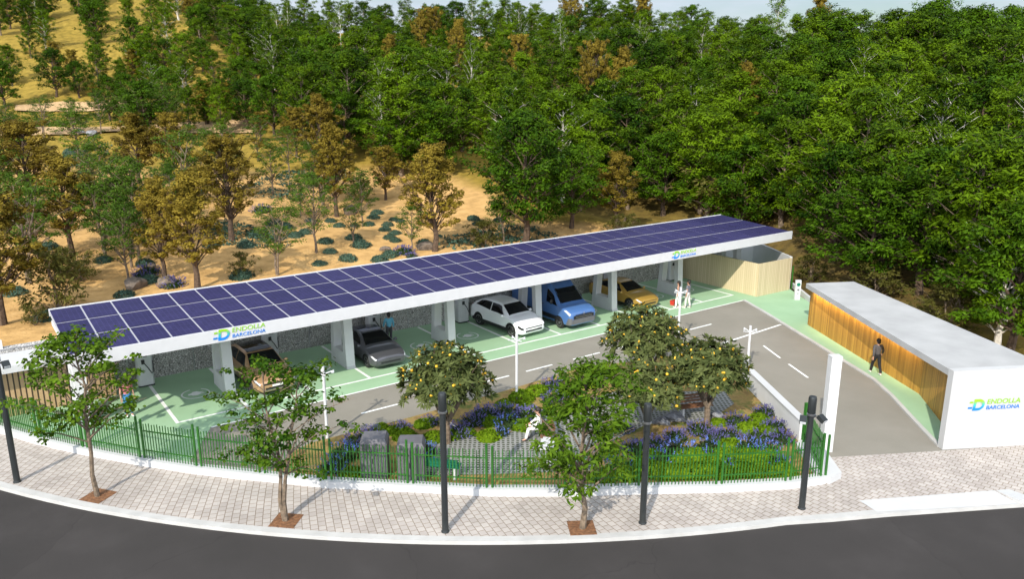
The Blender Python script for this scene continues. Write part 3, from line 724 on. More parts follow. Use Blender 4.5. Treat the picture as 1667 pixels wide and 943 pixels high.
# ------------------------------------------------------------------ slatted stores and the wooden building
t = thing('bin_store', 'tan slatted store with flat white roof at the left end', 'shed')
MB().box(-16, -4.2, 2.95, 3.03, 0, 2.11).build('slat_wall', M['tanwood'], t)
MB().box(-16.2, -4.0, 2.2, 4.2, 2.13, 2.42).build('roof', M['white'], t)
o = MB().box(-0.1, 0.1, -0.1, 0.1, 0, 2.9).build('stub_pillar', M['greyconc'], t); o.location = (-8.2, 4.6, 0)
def wall_obj(a, b, h, mat, name, parent, th=0.08, z0=0.0):
    a = Vector((*a, 0)); b = Vector((*b, 0)); L = (b - a).length
    o = MB().box(0, L, 0, th, z0, h).build(name, mat, parent)
    o.location = a; o.rotation_euler = (0, 0, math.atan2(b.y - a.y, b.x - a.x)); return o
t = thing('slatted_enclosure', 'pale wooden slatted enclosure at the far right end of the bays', 'enclosure')
wall_obj((33.11, 4.2), (33.11, -2.92), 2.2, M['palewood'], 'slat_wall', t)
wall_obj((33.13, -2.98), (36.44, -3.08), 2.2, M['palewood'], 'slat_wall', t)
wall_obj((36.5, -3.06), (39.0, 1.9), 2.28, M['white'], 'side_wall', t, 0.16)
wall_obj((39.0, 1.9), (38.2, 4.2), 2.28, M['white'], 'side_wall', t, 0.16)
tag(MB().tube([(36.75, -3.02, 0), (36.75, -3.02, 1.6)], 0.05, 8).build('fence_post', M['fence']), 'short green steel post at the enclosure corner', 'post')
tag(wall_obj((37.1, -2.75), (33.0, -8.0), 0.32, M['white'], 'garden_wall', None, 0.16), 'low white wall behind the white totem', 'wall')
t = thing('info_totem', 'slim white totem with round green sign on the green footway', 'totem', (34.67, -4.92, 0), R(-35))
MB().box(-0.17, 0.17, -0.09, 0.09, 0, 1.3).build('panel', M['white_metal'], t)
MB().lathe([(0.12, 0), (0.12, 0.012)], 18).build('sign_disc', M['greenpl'], t)
o = t.children[-1]; o.rotation_euler = (PI / 2, 0, 0); o.location = (0, -0.092, 1.02)
MB().box(-0.06, 0.08, -0.1, -0.092, 0.62, 0.72).box(-0.05, 0.05, -0.1, -0.092, 0.4, 0.45).build('slot', M['cabinet'], t)

t = thing('service_building', 'low service building with honey wood wall and grey flat roof', 'building')
A, B, B2 = (30.35, -8.76), (25.25, -17.95), (22.6, -20.45)
w = wall_obj(A, B, 2.3, M['honey'], 'wood_wall', t, 0.12)
wall_obj((B[0] + .01, B[1] + .002), B2, 2.3, M['honey'], 'wood_wall', t, 0.12)
wall_obj((30.42, -8.7), (32.0, -9.6), 2.3, M['honey'], 'end_wall', t, 0.1)
MB().prism([(29.75, -8.75), (32.3, -10.1), (25.4, -23.4), (22.3, -21.6), (21.95, -20.85)], 2.33, 2.6).build('roof', M['concrete'], t)
MB().prism([(31.9, -10.2), (32.0, -9.7), (25.6, -22.0), (25.0, -22.9)], 0, 2.32).build('rear_wall', M['greyconc'], t)
ux, uy = (B[0] - A[0]) / 10.51, (B[1] - A[1]) / 10.51
led = MB().strip([(A[0] + ux * 0.4 - 0.14, A[1] + uy * 0.4 + 0.08), (A[0] + ux * 10.3 - 0.14, A[1] + uy * 10.3 + 0.08)], 0.04, 2.305, 2.325).build('light_strip', None or M['lamp'], t, fix=True)
def led_mat():
    m, nt, b = new_mat('warm_led'); b.inputs['Base Color'].default_value = (1, .8, .5, 1)
    b.inputs['Emission Color'].default_value = (1, .72, .36, 1); b.inputs['Emission Strength'].default_value = 3; return m
led.data.materials.clear(); led.data.materials.append(led_mat())
ld = bpy.data.lights.new('eave_light', 'AREA'); ld.shape = 'RECTANGLE'; ld.size = 10; ld.size_y = 0.08; ld.spread = R(75); ld.energy = 75; ld.color = (1.0, 0.76, 0.42)
lo = bpy.data.objects.new('eave_light', ld); COL.objects.link(lo)
lo.location = (A[0] + ux * 5.3 - 0.2, A[1] + uy * 5.3 + 0.12, 2.28); zz = -Vector((0.42 * -uy, 0.42 * ux, -1)).normalized(); xx = Vector((ux, uy, 0)); yy = zz.cross(xx); lo.rotation_euler = Matrix((xx, yy, zz)).transposed().to_euler(); lo.parent = t
E0, E1 = (20.42, -21.44), (27.5, -25.34)
sw = wall_obj(E0, E1, 3.2, M['sign_white'], 'sign_wall', None, 0.3)
tag(sw, 'tall white end wall bearing the green and blue logo', 'wall')
logo(sw, Vector((0.99, -0.012, 1.57)), Matrix.Rotation(PI / 2, 4, 'X'), 1.0)

# ------------------------------------------------------------------ lamp posts and white poles
def lamp_post(px, py, ptop, label, heads=False, rz=0.0):
    x, y = at(px, py); h = rise(x, y, 0, ptop)
    t = thing('lamp_post', label, 'lamp post', (x, y, 0), rz, 'dark lamp posts along the pavement')
    MB().lathe([(0.13, -0.05), (0.13, 0.03), (0.105, 0.05), (0.10, h * 0.5), (0.095, h - 0.62)], 16).build('pole', M['darkmetal'], t, smooth=True)
    MB().lathe([(0.135, h - 0.64), (0.14, h - 0.62), (0.14, h - 0.585), (0.11, h - 0.57)], 16).build('collar', M['alloy'], t, smooth=True)
    MB().lathe([(0.12, h - 0.569), (0.13, h - 0.55), (0.13, h - 0.06), (0.11, h)], 16).build('lamp_head', M['darkmetal'], t, smooth=True)
    if heads:
        for s in (-1, 1):
            p = Vector((s * 0.3, -0.1, h - 0.72))
            a = MB().tube([(s * 0.1, 0, h - 0.7), (s * 0.2, -0.05, h - 0.66), p], 0.03, 6).build('bracket', M['darkmetal'], t)
            T = Matrix.Translation(p) @ Matrix.Rotation(s * 0.5, 4, 'Z') @ Matrix.Rotation(R(30), 4, 'X')
            sp = MB().box(-0.11, 0.11, -0.16, 0.1, -0.06, 0.08, T).build('spotlight', M['darkmetal'], t)
            MB().box(-0.09, 0.09, -0.17, -0.163, -0.045, 0.065, T).build('lens', M['lamp'], sp)
lamp_post(28, 785, 560, 'dark lamp post with spotlights at the left edge of the photo', True, R(-20))
lamp_post(725, 866, 640, 'dark lamp post on the pavement in front of the round loquat tree')
lamp_post(1046, 852, 658, 'dark lamp post right of the small tree in the pavement')
lamp_post(1305, 828, 646, 'dark lamp post with two spotlights near the exit corner', True, R(-30))
def white_pole(px, py, h, label):
    x, y = at(px, py)
    t = thing('white_pole', label, 'lamp post', (x, y, 0), R(-8), 'white poles with cross arms beside the lane')
    MB().tube([(0, 0, -0.02), (0, 0, h)], 0.06, 10).build('pole', M['white_metal'], t, smooth=True)
    for dx, dy in ((1, 0), (-1, 0), (0, 1), (0, -1)):
        a = MB().tube([(dx * 0.05, dy * 0.05, h - 0.3), (dx * 0.42, dy * 0.42, h - 0.22)], 0.025, 6).build('arm', M['white_metal'], t)
        if dx + dy > 0: MB().box(dx * 0.36 - 0.05, dx * 0.36 + 0.05, dy * 0.36 - 0.05, dy * 0.36 + 0.05, h - 0.3, h - 0.262).build('lamp', M['lamp'], a)
white_pole(841, 651, 3.06, 'white pole between shrubs and lane, in front of the white car')
white_pole(1216, 606, 2.35, 'white pole with cross arms at the end of the coped wall')
white_pole(1103, 566, 3.3, 'white pole in front of the pair of people, behind the loquat tree')
white_pole(533, 714, 3.0, 'white pole behind the fence by the bronze car')

# ------------------------------------------------------------------ garden furniture
def cabinet(px, py, label, rz):
    x, y = at(px, py, 0.06)
    t = thing('utility_cabinet', label, 'cabinet', (x, y, 0.06), rz, 'dark grey cabinets behind the fence')
    b = MB(); b.add([(-.48, -.4, 0), (.48, -.4, 0), (.48, .4, 0), (-.48, .4, 0), (-.48, -.4, 1.35), (.48, -.4, 1.35), (.48, .4, 1.35), (-.48, .4, 1.35), (-.40, -.36, 1.5), (.40, -.36, 1.5), (.40, .36, 1.5), (-.40, .36, 1.5)],
        [(3, 2, 1, 0), (0, 1, 5, 4), (1, 2, 6, 5), (2, 3, 7, 6), (3, 0, 4, 7), (4, 5, 9, 8), (5, 6, 10, 9), (6, 7, 11, 10), (7, 4, 8, 11), (8, 9, 10, 11)])
    b.build('body', M['cabinet'], t)
    for sx in (-.235, .235): MB().box(sx - .225, sx + .225, -.42, -.402, .12, 1.28).build('door', M['cabinet'], t)
    MB().box(-.05, -.02, -.44, -.423, .6, .8).build('handle', M['black'], t)
cabinet(612, 772, 'dark grey utility cabinet behind the fence, the one with lavender against it', R(-33))
cabinet(671, 779, 'dark grey utility cabinet behind the fence, nearer the green bench', R(-33))
def bench(px, py, label, top, leg, rz, name='park_bench'):
    x, y = at(px, py, 0.06)
    t = thing(name, label, 'bench', (x, y, 0.06), rz)
    s = MB()
    for k in range(4): s.box(-.75, .75, -.22 + k * .11, -.13 + k * .11, .42, .46)
    s.build('seat', top, t)
    b = MB()
    T = Matrix.Translation((0, .26, .5)) @ Matrix.Rotation(R(-12), 4, 'X')
    for k in range(3): b.box(-.75, .75, -.02, .02, k * .12, .09 + k * .12, T)
    b.build('backrest', top, t)
    for sx in (-.6, .6): MB().box(sx - .04, sx + .04, -.2, .24, 0, .417).build('leg', leg, t)
bench(716, 775, 'green slatted bench with white legs behind the fence', M['greenpl'], M['white'], R(134))
M['brownw'] = plain('brown_wood', (0.16, 0.07, 0.03), 0.6, var=0.2, scale=5)
bench(1130, 676, 'brown slatted bench under the right loquat tree', M['brownw'], M['greyconc'], R(-20))
bench(885, 716, 'bench under the seated person in white', M['brownw'], M['white'], R(-120))
t = thing('picnic_table', 'white picnic table behind the fence under the small tree', 'table', (*at(895, 752, .06), .06), R(40))
MB().box(-.5, .5, -.35, .35, .68, .73).build('tabletop', M['white'], t)
MB().tube([(0, 0, 0.04), (0, 0, .678)], .06, 10).build('stem', M['white'], t)
MB().lathe([(.34, 0), (.34, .03), (.08, .06)], 18).build('foot', M['white'], t)
# rocks
def rock_mesh(seed, mat):
    rg = random.Random(seed); bm = bmesh.new(); bmesh.ops.create_icosphere(bm, subdivisions=3, radius=1)
    ks = [(Vector((rg.uniform(-1, 1), rg.uniform(-1, 1), rg.uniform(-1, 1))).normalized(), rg.uniform(.5, .85)) for _ in range(9)]
    for v in bm.verts:
        for n, d in ks:
            e = v.co.dot(n)
            if e > d: v.co -= n * (e - d) * .9
        v.co.z *= .7
    me = bpy.data.meshes.new('rock'); bm.to_mesh(me); bm.free(); me.materials.append(mat); return me
RK = [rock_mesh(k, M['rock']) for k in range(3)] + [rock_mesh(9, M['greyrock'])]
def rock(px, py, s, label, k=0, garden=False):
    p = (*at(px, py, .06), .06) if garden else land(px, py)
    o = link('rock', RK[k]); o.location = (p[0], p[1], p[2] + .15 * s); o.scale = (s, s * .8, s * .8); o.rotation_euler = (0, 0, px * .7)
    tag(o, label, 'rock', 'rocks in the planting')
rock(222, 468, .95, 'large brown rock on the sand just above the panels, left of its neighbour', 0)
rock(275, 464, .85, 'large brown rock with lavender on it, above the panels', 1)
rock(245, 440, .6, 'smaller dark rock behind the two large brown rocks', 2)
rock(690, 406, .8, 'brown rock at the foot of the golden tree above the panels', 1)
rock(628, 408, .45, 'small brown rock beside the lavender clump above the panels', 2)
rock(572, 348, 1.0, 'dark rock on the sand under the tall golden tree', 2)
rock(130, 218, .9, 'pale boulder on the upper sand terrace at the left', 3)
rock(150, 220, .8, 'grey boulder right of the pale one on the upper terrace', 3)
rock(370, 228, .8, 'grey boulder on the terrace below the far golden trees', 3)
rock(1098, 682, .5, 'grey rock beside the lattice path under the loquat trees', 3, True)
rock(1076, 690, .4, 'small grey rock left of the path by the loquat trees', 3, True)
rock(1165, 678, .35, 'grey rock right of the loquat trunk', 3, True)
# ------------------------------------------------------------------ vehicles
def catmull(P, t):
    n = len(P); i = min(int(t), n - 2); f = t - i
    p0, p1, p2, p3 = P[max(i - 1, 0)], P[i], P[i + 1], P[min(i + 2, n - 1)]
    return 0.5 * ((2 * p1) + (p2 - p0) * f + (2 * p0 - 5 * p1 + 4 * p2 - p3) * f * f + (3 * p1 - p0 - 3 * p2 + p3) * f ** 3)
class Body:
    def __init__(s, st):
        G = []
        for (y, zb, zm, zt, wl, wb, wt) in st:
            G.append(np.array([[0, y, zb], [.8 * wl, y, zb], [wl, y, zb + .1], [max(wl, wb) + .015, y, zb * .45 + zm * .55], [wb, y, zm],
                               [wt, y, zt - .05], [wt * .6, y, zt - .008], [0, y, zt]], float))
        s.G = np.array(G); s.n = len(st)
    def S(s, u, v):
        sg = 1
        if v > 7: v = 14 - v; sg = -1
        rows = np.array([catmull(s.G[k], v) for k in range(max(0, int(u) - 1), min(s.n, int(u) + 4))])
        off = max(0, int(u) - 1)
        p = catmull(rows, u - off) if u < s.n - 1 else catmull(s.G[-1], v)
        return np.array([p[0] * sg, p[1], p[2]])
    def hull(s, mat, arches):
        us = np.linspace(0, s.n - 1, (s.n - 1) * 4 + 1); vs = np.linspace(0, 14, 57)[:-1]
        V = [s.S(u, v) for u in us for v in vs]; nv = len(vs); F = []
        for i in range(len(us) - 1):
            for k in range(nv):
                F.append((i * nv + k, (i + 1) * nv + k, (i + 1) * nv + (k + 1) % nv, i * nv + (k + 1) % nv))
        m = MB().add(V, F); m.add([], [])
        m.f.append(tuple(range(nv))); m.mi.append(0); m.f.append(tuple(range((len(us) - 1) * nv, len(us) * nv))[::-1]); m.mi.append(0)
        me = m.mesh('body', [mat, M['black']], fix=True)
        cut = MB()
        for (x, y, z, r) in arches:
            a = 22
            for sx in (-1, 1):
                lo, hi = (x - .28, x + .4) if sx > 0 else (-x - .4, -x + .28)
                vs_ = [(lo, y + r * math.cos(2 * PI * k / a), z + r * math.sin(2 * PI * k / a)) for k in range(a)] + [(hi, y + r * math.cos(2 * PI * k / a), z + r * math.sin(2 * PI * k / a)) for k in range(a)]
                cut.add(vs_, [tuple(range(a)), tuple(range(a, 2 * a))[::-1]] + [(k, a + k, a + (k + 1) % a, (k + 1) % a) for k in range(a)])
        cme = cut.mesh('cut', M['black'], fix=True); cob = bpy.data.objects.new('cut', cme); COL.objects.link(cob)
        r = evaluated(me, [('BOOLEAN', dict(object=cob, operation='DIFFERENCE', solver='EXACT'))], 'body')
        bpy.data.objects.remove(cob)
        r.polygons.foreach_set('use_smooth', [True] * len(r.polygons)); auto(r, 32)
        return r
    def patch(s, quad, off, name, mat, parent, nu=10, nv=6, both=True):
        """quad = (u,v) corners a,b,c,d ; a-b along u at first v, d-c along u at second v"""
        (a, b, c, d) = [np.array(q, float) for q in quad]; last = None
        for mir in ((0, 1) if both else (0,)):
            V = []; m = MB()
            for j in range(nv + 1):
                for i in range(nu + 1):
                    fu, fv = i / nu, j / nv
                    q = (a * (1 - fu) + b * fu) * (1 - fv) + (d * (1 - fu) + c * fu) * fv
                    p = s.S(q[0], q[1]); e = 1e-2
                    du = s.S(min(q[0] + e, s.n - 1), q[1]) - s.S(max(q[0] - e, 0), q[1]); dv = s.S(q[0], q[1] + e) - s.S(q[0], q[1] - e)
                    nn = np.cross(du, dv); nn = nn / (np.linalg.norm(nn) + 1e-9)
                    if np.dot(nn, p - np.array([0, p[1], .7])) < 0: nn = -nn
                    p = p + nn * off
                    V.append((p[0] * (-1 if mir else 1), p[1], p[2]))
            F = [(j * (nu + 1) + i, j * (nu + 1) + i + 1, (j + 1) * (nu + 1) + i + 1, (j + 1) * (nu + 1) + i) for j in range(nv) for i in range(nu)]
            m.add(V, F); last = m.build(name, mat, parent, smooth=True, fix=False)
        return last
def wheel(parent, x, y, r, w=.22):
    o = bpy.data.objects.new('wheel', MB().lathe([(r * .62, -w / 2), (r * .93, -w / 2), (r, -w / 2 + .03), (r, w / 2 - .03), (r * .93, w / 2), (r * .62, w / 2)], 24).mesh('wheel', M['rubber'], True)); COL.objects.link(o); o.parent = parent
    o.location = (x, y, r); o.rotation_euler = (0, PI / 2 * (1 if x > 0 else -1), 0)
    m = MB().lathe([(r * .64, -w * .3), (r * .64, w / 2 + .004), (r * .58, w / 2 + .006), (r * .55, w * .34), (0.02, w * .34)], 24)
    for k in range(5):
        T = Matrix.Rotation(2 * PI * k / 5, 4, 'Z'); m.box(.04, r * .57, -.035, .035, w * .35, w / 2, T)
    m.lathe([(.06, w * .3), (.06, w / 2 + .01), (.02, w / 2 + .012)], 10)
    link('rim', m.mesh('rim', M['alloy']), o)
STATIONS = {
 'suv': [(0, .38, .62, .70, .62, .66, .50), (.10, .25, .70, .82, .82, .84, .68), (.5, .22, .84, .96, .92, .91, .77), (.88, .22, .95, 1.08, .935, .92, .79), (1.16, .22, 1.00, 1.14, .935, .92, .78),
         (1.92, .22, 1.03, 1.58, .935, .91, .64), (2.6, .22, 1.04, 1.66, .935, .91, .65), (3.4, .22, 1.06, 1.63, .935, .91, .63), (4.1, .22, 1.08, 1.45, .935, .91, .60), (4.5, .25, 1.06, 1.22, .92, .89, .70), (4.68, .42, .90, .98, .82, .82, .64)],
 'sedan': [(0, .36, .56, .63, .62, .66, .50), (.10, .22, .63, .74, .80, .82, .64), (.5, .18, .76, .87, .90, .89, .74), (.92, .17, .85, .97, .92, .90, .77), (1.22, .17, .90, 1.03, .92, .90, .75),
         (2.05, .17, .93, 1.41, .92, .88, .60), (2.7, .17, .94, 1.47, .92, .88, .61), (3.4, .17, .94, 1.38, .92, .88, .56), (4.0, .17, .95, 1.20, .92, .88, .56), (4.45, .22, .94, 1.03, .89, .86, .66), (4.66, .40, .80, .86, .78, .78, .60)],
 'van': [(0, .42, .82, .92, .78, .80, .66), (.09, .30, .95, 1.10, .95, .95, .80), (.45, .28, 1.12, 1.26, 1.0, .99, .86), (.95, .28, 1.22, 1.38, 1.01, 1.0, .86), (1.75, .28, 1.26, 2.12, 1.01, 1.0, .80),
         (2.3, .28, 1.28, 2.42, 1.01, 1.0, .84), (3.2, .28, 1.28, 2.50, 1.01, 1.0, .86), (4.4, .28, 1.28, 2.50, 1.01, 1.0, .86), (5.35, .28, 1.28, 2.48, 1.01, 1.0, .85), (5.5, .36, 1.26, 2.40, .96, .96, .82)],
}
def car(kind, label, cat, loc, rz, paint, roofglass=None, name='parked_car', extra=None, r=.345, wheels=(.88, 3.78), dark_low=True):
    t = thing(name, label, cat, loc, rz, 'cars parked in the charging bays')
    B = Body(STATIONS[kind])
    W = max(s[4] for s in STATIONS[kind])
    body = link('body', B.hull(paint, [(W - .0, wheels[0], r, r + .05), (W - .0, wheels[1], r, r + .05)]), t)
    for y in wheels:
        for sx in (-1, 1): wheel(t, sx * (W - .115), y, r)
    g = M['glass']
    if kind == 'van':
        B.patch([(3.1, 5.1), (3.97, 5.12), (3.97, 8.9 - .02), (3.1, 8.9)], .006, 'windscreen', g, t, 10, 10, False)
        B.patch([(3.25, 4.08), (4.75, 4.08), (4.75, 4.72), (3.75, 4.72)], .006, 'side_window', g, t)
        B.patch([(2.9, 2.25), (8.4, 2.25), (8.4, 2.75), (2.9, 2.75)], .02, 'side_strip', M['black'], t, 20, 2)
        B.patch([(0.05, 1.6), (1.9, 1.6), (1.3, 3.25), (0.05, 3.6)], .014, 'bumper_corner', M['cabinet'], t, 10, 6)
        B.patch([(.95, 3.75), (2.25, 3.9), (1.9, 4.4), (.9, 4.4)], .012, 'headlight', M['lamp'], t, 6, 4)
        MB().box(-.74, .74, -.03, .04, .70, .88).box(-.6, .6, -.022, .05, .90, .93).build('grille', M['black'], t)
        MB().box(-.60, .60, -.034, -.031, .74, .755).box(-.60, .60, -.034, -.031, .82, .835).build('grille_bar', M['alloy'], t)
        MB().box(-.80, .80, -.02, .1, .40, .68).build('bumper', M['cabinet'], t)
        MB().add([(0, -.034, .88), (.06, -.034, .97), (0, -.034, 1.06), (-.06, -.034, .97), (0, -.034, .91), (.035, -.034, .97), (0, -.034, 1.03), (-.035, -.034, .97)], [(0, 1, 5, 4), (1, 2, 6, 5), (2, 3, 7, 6), (3, 0, 4, 7)]).build('badge', M['alloy'], t)
    else:
        B.patch([(4.08, 5.08), (4.97, 5.1), (4.97, 8.9), (4.08, 8.92)], .006, 'windscreen', g, t, 10, 12, False)
        B.patch([(4.45, 4.15), (6.12, 4.15), (6.12, 4.86), (5.0, 4.86)], .006, 'side_window', g, t)
        B.patch([(6.2, 4.15), (8.15, 4.32), (7.55, 4.86), (6.2, 4.86)], .006, 'side_window', g, t)
        B.patch([(8.08, 5.15), (8.9, 5.2), (8.9, 8.8), (8.08, 8.85)], .006, 'rear_window', g, t, 8, 10, False)
        if roofglass: B.patch([(5.12, 5.25), (7.85, 5.25), (7.85, 8.75), (5.12, 8.75)], .006, 'glass_roof', roofglass, t, 12, 10, False)
        B.patch([(2.1, 1.7), (8.6, 1.7), (8.6, 2.35), (2.1, 2.35)], .012, 'sill', M['black'], t, 16, 2)
        if extra != 'white': B.patch([(.55, 3.7), (1.75, 3.95), (1.5, 4.3), (.55, 4.2)], .010, 'headlight', M['lamp'], t, 6, 4)
        if extra == 'white':
            B.patch([(.3, 3.2), (1.5, 3.5), (1.5, 4.05), (.3, 3.95)], .011, 'headlight', M['black'], t, 6, 3); B.patch([(2.2, 1.2), (8.4, 1.2), (8.4, 2.5), (2.2, 2.5)], .014, 'cladding', M['black'], t, 16, 3)
            MB().box(-.60, .60, -.014, .05, .585, .63).build('grille', M['black'], t); MB().box(-.58, .58, -.02, .06, .40, .49).build('air_intake', M['black'], t)
        elif extra == 'bronze':
            MB().box(-.66, .66, -.016, .05, .60, .67).build('grille', M['black'], t); MB().box(-.55, .55, -.02, .06, .39, .46).build('air_intake', M['black'], t)
            MB().box(-.60, .60, -.03, .05, .35, .375).build('bumper_trim', M['alloy'], t)
        elif extra == 'silver':
            MB().box(-.52, .52, -.016, .05, .38, .45).build('air_intake', M['black'], t)
        else:
            MB().box(-.50, .50, -.016, .05, .39, .47).build('air_intake', M['black'], t); MB().box(-.58, .58, -.014, .05, .585, .605).build('light_band', M['black'], t)
        if extra in ('white', 'bronze'): MB().box(-.24, .24, -.026, -.017, .49, .58).build('number_plate', M['paintw'], t)
        B.patch([(8.6, 4.3), (9.6, 4.1), (9.6, 4.7), (8.8, 4.8)], .010, 'tail_light', M['redlamp'], t, 5, 3)
    zc, yc = (1.45, 1.55) if kind == 'van' else (STATIONS[kind][4][2] + .09, 1.5)
    for sx in (-1, 1):
        mm = MB().ball((sx * (W + .09), yc, zc), .1, 8, (1.1, .7, .75 if kind != 'van' else 1.5)); mm.box(min(sx * (W - .06), sx * (W + .06)), max(sx * (W - .06), sx * (W + .06)), yc - .03, yc + .03, zc - .05, zc - .02)
        mm.build('mirror', M['black'] if kind == 'van' else paint, t, True)
    for z, y0, y1 in ((.70 if kind != 'van' else 1.05, 2.35, 2.55), (.72 if kind != 'van' else 1.05, 3.2, 3.4)):
        MB().box(-W - .03, -W + .02, y0, y1, z + .1, z + .125).build('door_handle', paint if kind != 'van' else M['black'], t)
    return t
def paint(name, c, metal=.0, rough=.32): return plain(name, c, rough, metal=metal, var=.01, coat=.6)
P_W = paint('white_paint', (.78, .78, .79)); P_B = paint('blue_paint', (.062, .145, .35)); P_Y = paint('golden_paint', (.46, .28, .055), .35); P_S = paint('grey_paint', (.085, .085, .095), .35); P_C = paint('bronze_paint', (.52, .31, .16), .45)
M['blueglass'] = plain('blue_roof_glass', (.012, .018, .05), .08, var=.02)
car('suv', 'bronze electric car with black roof, partly hidden by the middle street tree', 'car', (1.70, -1.30, 0), R(2), P_C, M['glass'], extra='bronze', r=.37)
car('sedan', 'grey electric sedan with dark glass roof, beside the second column', 'car', (7.38, -1.22, 0), R(-1), P_S, M['blueglass'], extra='silver', r=.335)
car('suv', 'white electric crossover beside the blue van', 'car', (16.08, -1.30, 0), R(4), P_W, None, extra='white', r=.38)
car('van', 'tall blue delivery van parked under the canopy', 'van', (19.3, -1.72, 0), R(1), P_B, name='delivery_van', r=.35, wheels=(.95, 4.3))
car('sedan', 'yellow gold electric car beyond the blue van', 'car', (25.2, -1.12, 0), R(2), P_Y, None, extra='gold', r=.345)

# ------------------------------------------------------------------ people
def skin(name, verts, edges, rad, mat, parent, lv=2):
    me = bpy.data.meshes.new(name); me.from_pydata([tuple(v) for v in verts], edges, [])
    o = bpy.data.objects.new(name, me); COL.objects.link(o)
    md = o.modifiers.new('skin', 'SKIN'); md.use_smooth_shade = True
    sv = me.skin_vertices[0].data
    for i, r_ in enumerate(rad):
        sv[i].radius = (r_, r_) if not isinstance(r_, tuple) else r_
        sv[i].use_root = (i == 0)
    sb = o.modifiers.new('sub', 'SUBSURF'); sb.levels = lv; sb.render_levels = lv
    dg = bpy.context.evaluated_depsgraph_get(); dg.update()
    r2 = bpy.data.meshes.new_from_object(o.evaluated_get(dg)); r2.name = name
    bpy.data.objects.remove(o)
    r2.materials.clear(); r2.materials.append(mat)
    return link(name, r2, parent) if parent is not None else r2
def person(label, loc, rz, J, top, low, shoe, hair, sleeve='long', longhair=False, h=1.0, group=None):
    """J holds the joints: head, neck, chest, pelvis and per side sho, elb, wri, hip, kne, ank ; the figure looks along its own -Y"""
    t = thing('person', label, 'person', loc, rz, group, h)
    V3 = lambda p: Vector(p)
    names = ['pelvis', 'waist', 'chest', 'neck', 'chin', 'head', 'crown']
    hd = V3(J['head']); nk = V3(J['neck']); pel = V3(J['pelvis']); ch = V3(J['chest'])
    verts = [pel, (pel + ch) / 2, ch, nk, hd + Vector((0, .0, -.10)), hd, hd + Vector((0, 0, .085))]
    rad = [(.10, .085), (.085, .07), (.105, .078), (.055, .055), (.065, .075), (.078, .095), (.05, .06)]
    edges = [(0, 1), (1, 2), (2, 3), (3, 4), (4, 5), (5, 6)]
    verts.append(hd + Vector((0, -.115, -.025))); rad.append(.014); edges.append((5, 7))
    for s in ('l', 'r'):
        k = len(verts); e, w = V3(J['elb' + s]), V3(J['wri' + s]); sh = V3(J['sho' + s])
        verts += [sh, e, w]; rad += [.058, .043, .030]; edges += [(2, k), (k, k + 1), (k + 1, k + 2)]
        d = (w - e).normalized(); palm = w + d * .075
        verts.append(palm); rad.append((.034, .018)); edges.append((k + 2, k + 3))
        k = len(verts); hp, kn, an = V3(J['hip' + s]), V3(J['kne' + s]), V3(J['ank' + s])
        verts += [hp, kn, an]; rad += [.088, .058, .04]; edges += [(0, k), (k, k + 1), (k + 1, k + 2)]
        verts.append(an + Vector((0, -.15, -.055))); rad.append((.035, .028)); edges.append((k + 2, k + 3))
    me = skin('body', verts, edges, rad, M['skin'], None)
    # fingers
    parts = [me]
    for s in ('l', 'r'):
        e, w = V3(J['elb' + s]), V3(J['wri' + s]); d = (w - e).normalized(); side = d.cross(Vector((0, 1, 0.2))).normalized(); fl = d.cross(side)
        for q, (o_, L) in enumerate(((-.024, .075), (-.008, .085), (.008, .08), (.024, .065))):
            b = w + d * .07 + side * o_
            parts.append(skin('finger', [b, b + d * (L * .6), b + d * L + fl * .02, b + d * (L + .02) + fl * .045], [(0, 1), (1, 2), (2, 3)], [.010, .0095, .009, .008], M['skin'], None, 1))
        b = w + d * .03 + side * .028
        parts.append(skin('finger', [b, b + d * .035 + side * .03, b + d * .075 + side * .035 + fl * .01], [(0, 1), (1, 2)], [.012, .011, .009], M['skin'], None, 1))
    bm = bmesh.new()
    for q in parts: bm.from_mesh(q)
    me2 = bpy.data.meshes.new('body'); bm.to_mesh(me2); bm.free(); me2.materials.append(M['skin']); me2.polygons.foreach_set('use_smooth', [True] * len(me2.polygons))
    link('body', me2, t)
    # clothing
    nb = ch * .35 + nk * .65
    v = [pel + Vector((0, 0, -.05)), (pel * .55 + ch * .45), ch, nb]; r_ = [(.158, .135), (.135, .105), (.155, .112), (.085, .075)]; e_ = [(0, 1), (1, 2), (2, 3)]
    for s in ('l', 'r'):
        sh, el, wr = V3(J['sho' + s]), V3(J['elb' + s]), V3(J['wri' + s]); k = len(v)
        if sleeve == 'long': v += [sh, el, wr * .92 + el * .08]; r_ += [.076, .058, .042]; e_ += [(2, k), (k, k + 1), (k + 1, k + 2)]
        elif sleeve == 'short': v += [sh, sh * .35 + el * .65]; r_ += [.076, .066]; e_ += [(2, k), (k, k + 1)]
        else: v += [sh * .85 + ch * .15]; r_ += [.06]; e_ += [(2, k)]
    skin('top', v, e_, r_, top, t)
    v = [pel + Vector((0, 0, .13)), pel]; r_ = [(.130, .105), (.15, .122)]; e_ = [(0, 1)]
    for s in ('l', 'r'):
        hp, kn, an = V3(J['hip' + s]), V3(J['kne' + s]), V3(J['ank' + s]); k = len(v)
        v += [hp, kn, an]; r_ += [.105, .076, .062]; e_ += [(1, k), (k, k + 1), (k + 1, k + 2)]
    skin('trousers', v, e_, r_, low, t)
    for s in ('l', 'r'):
        an = V3(J['ank' + s])
        skin('shoe', [an + Vector((0, .03, -.05)), an + Vector((0, -.08, -.055)), an + Vector((0, -.19, -.06))], [(0, 1), (1, 2)], [(.045, .042), (.045, .035), (.038, .026)], shoe, t, 1)
    m = MB()
    vs0 = len(m.v); m.ball((hd.x, hd.y + .018, hd.z + .035), .112, 12, (.93, 1.06, 1.0))
    m.ball((hd.x, hd.y + .06, hd.z - .04), .10, 10, (.9, .75, 1.0))
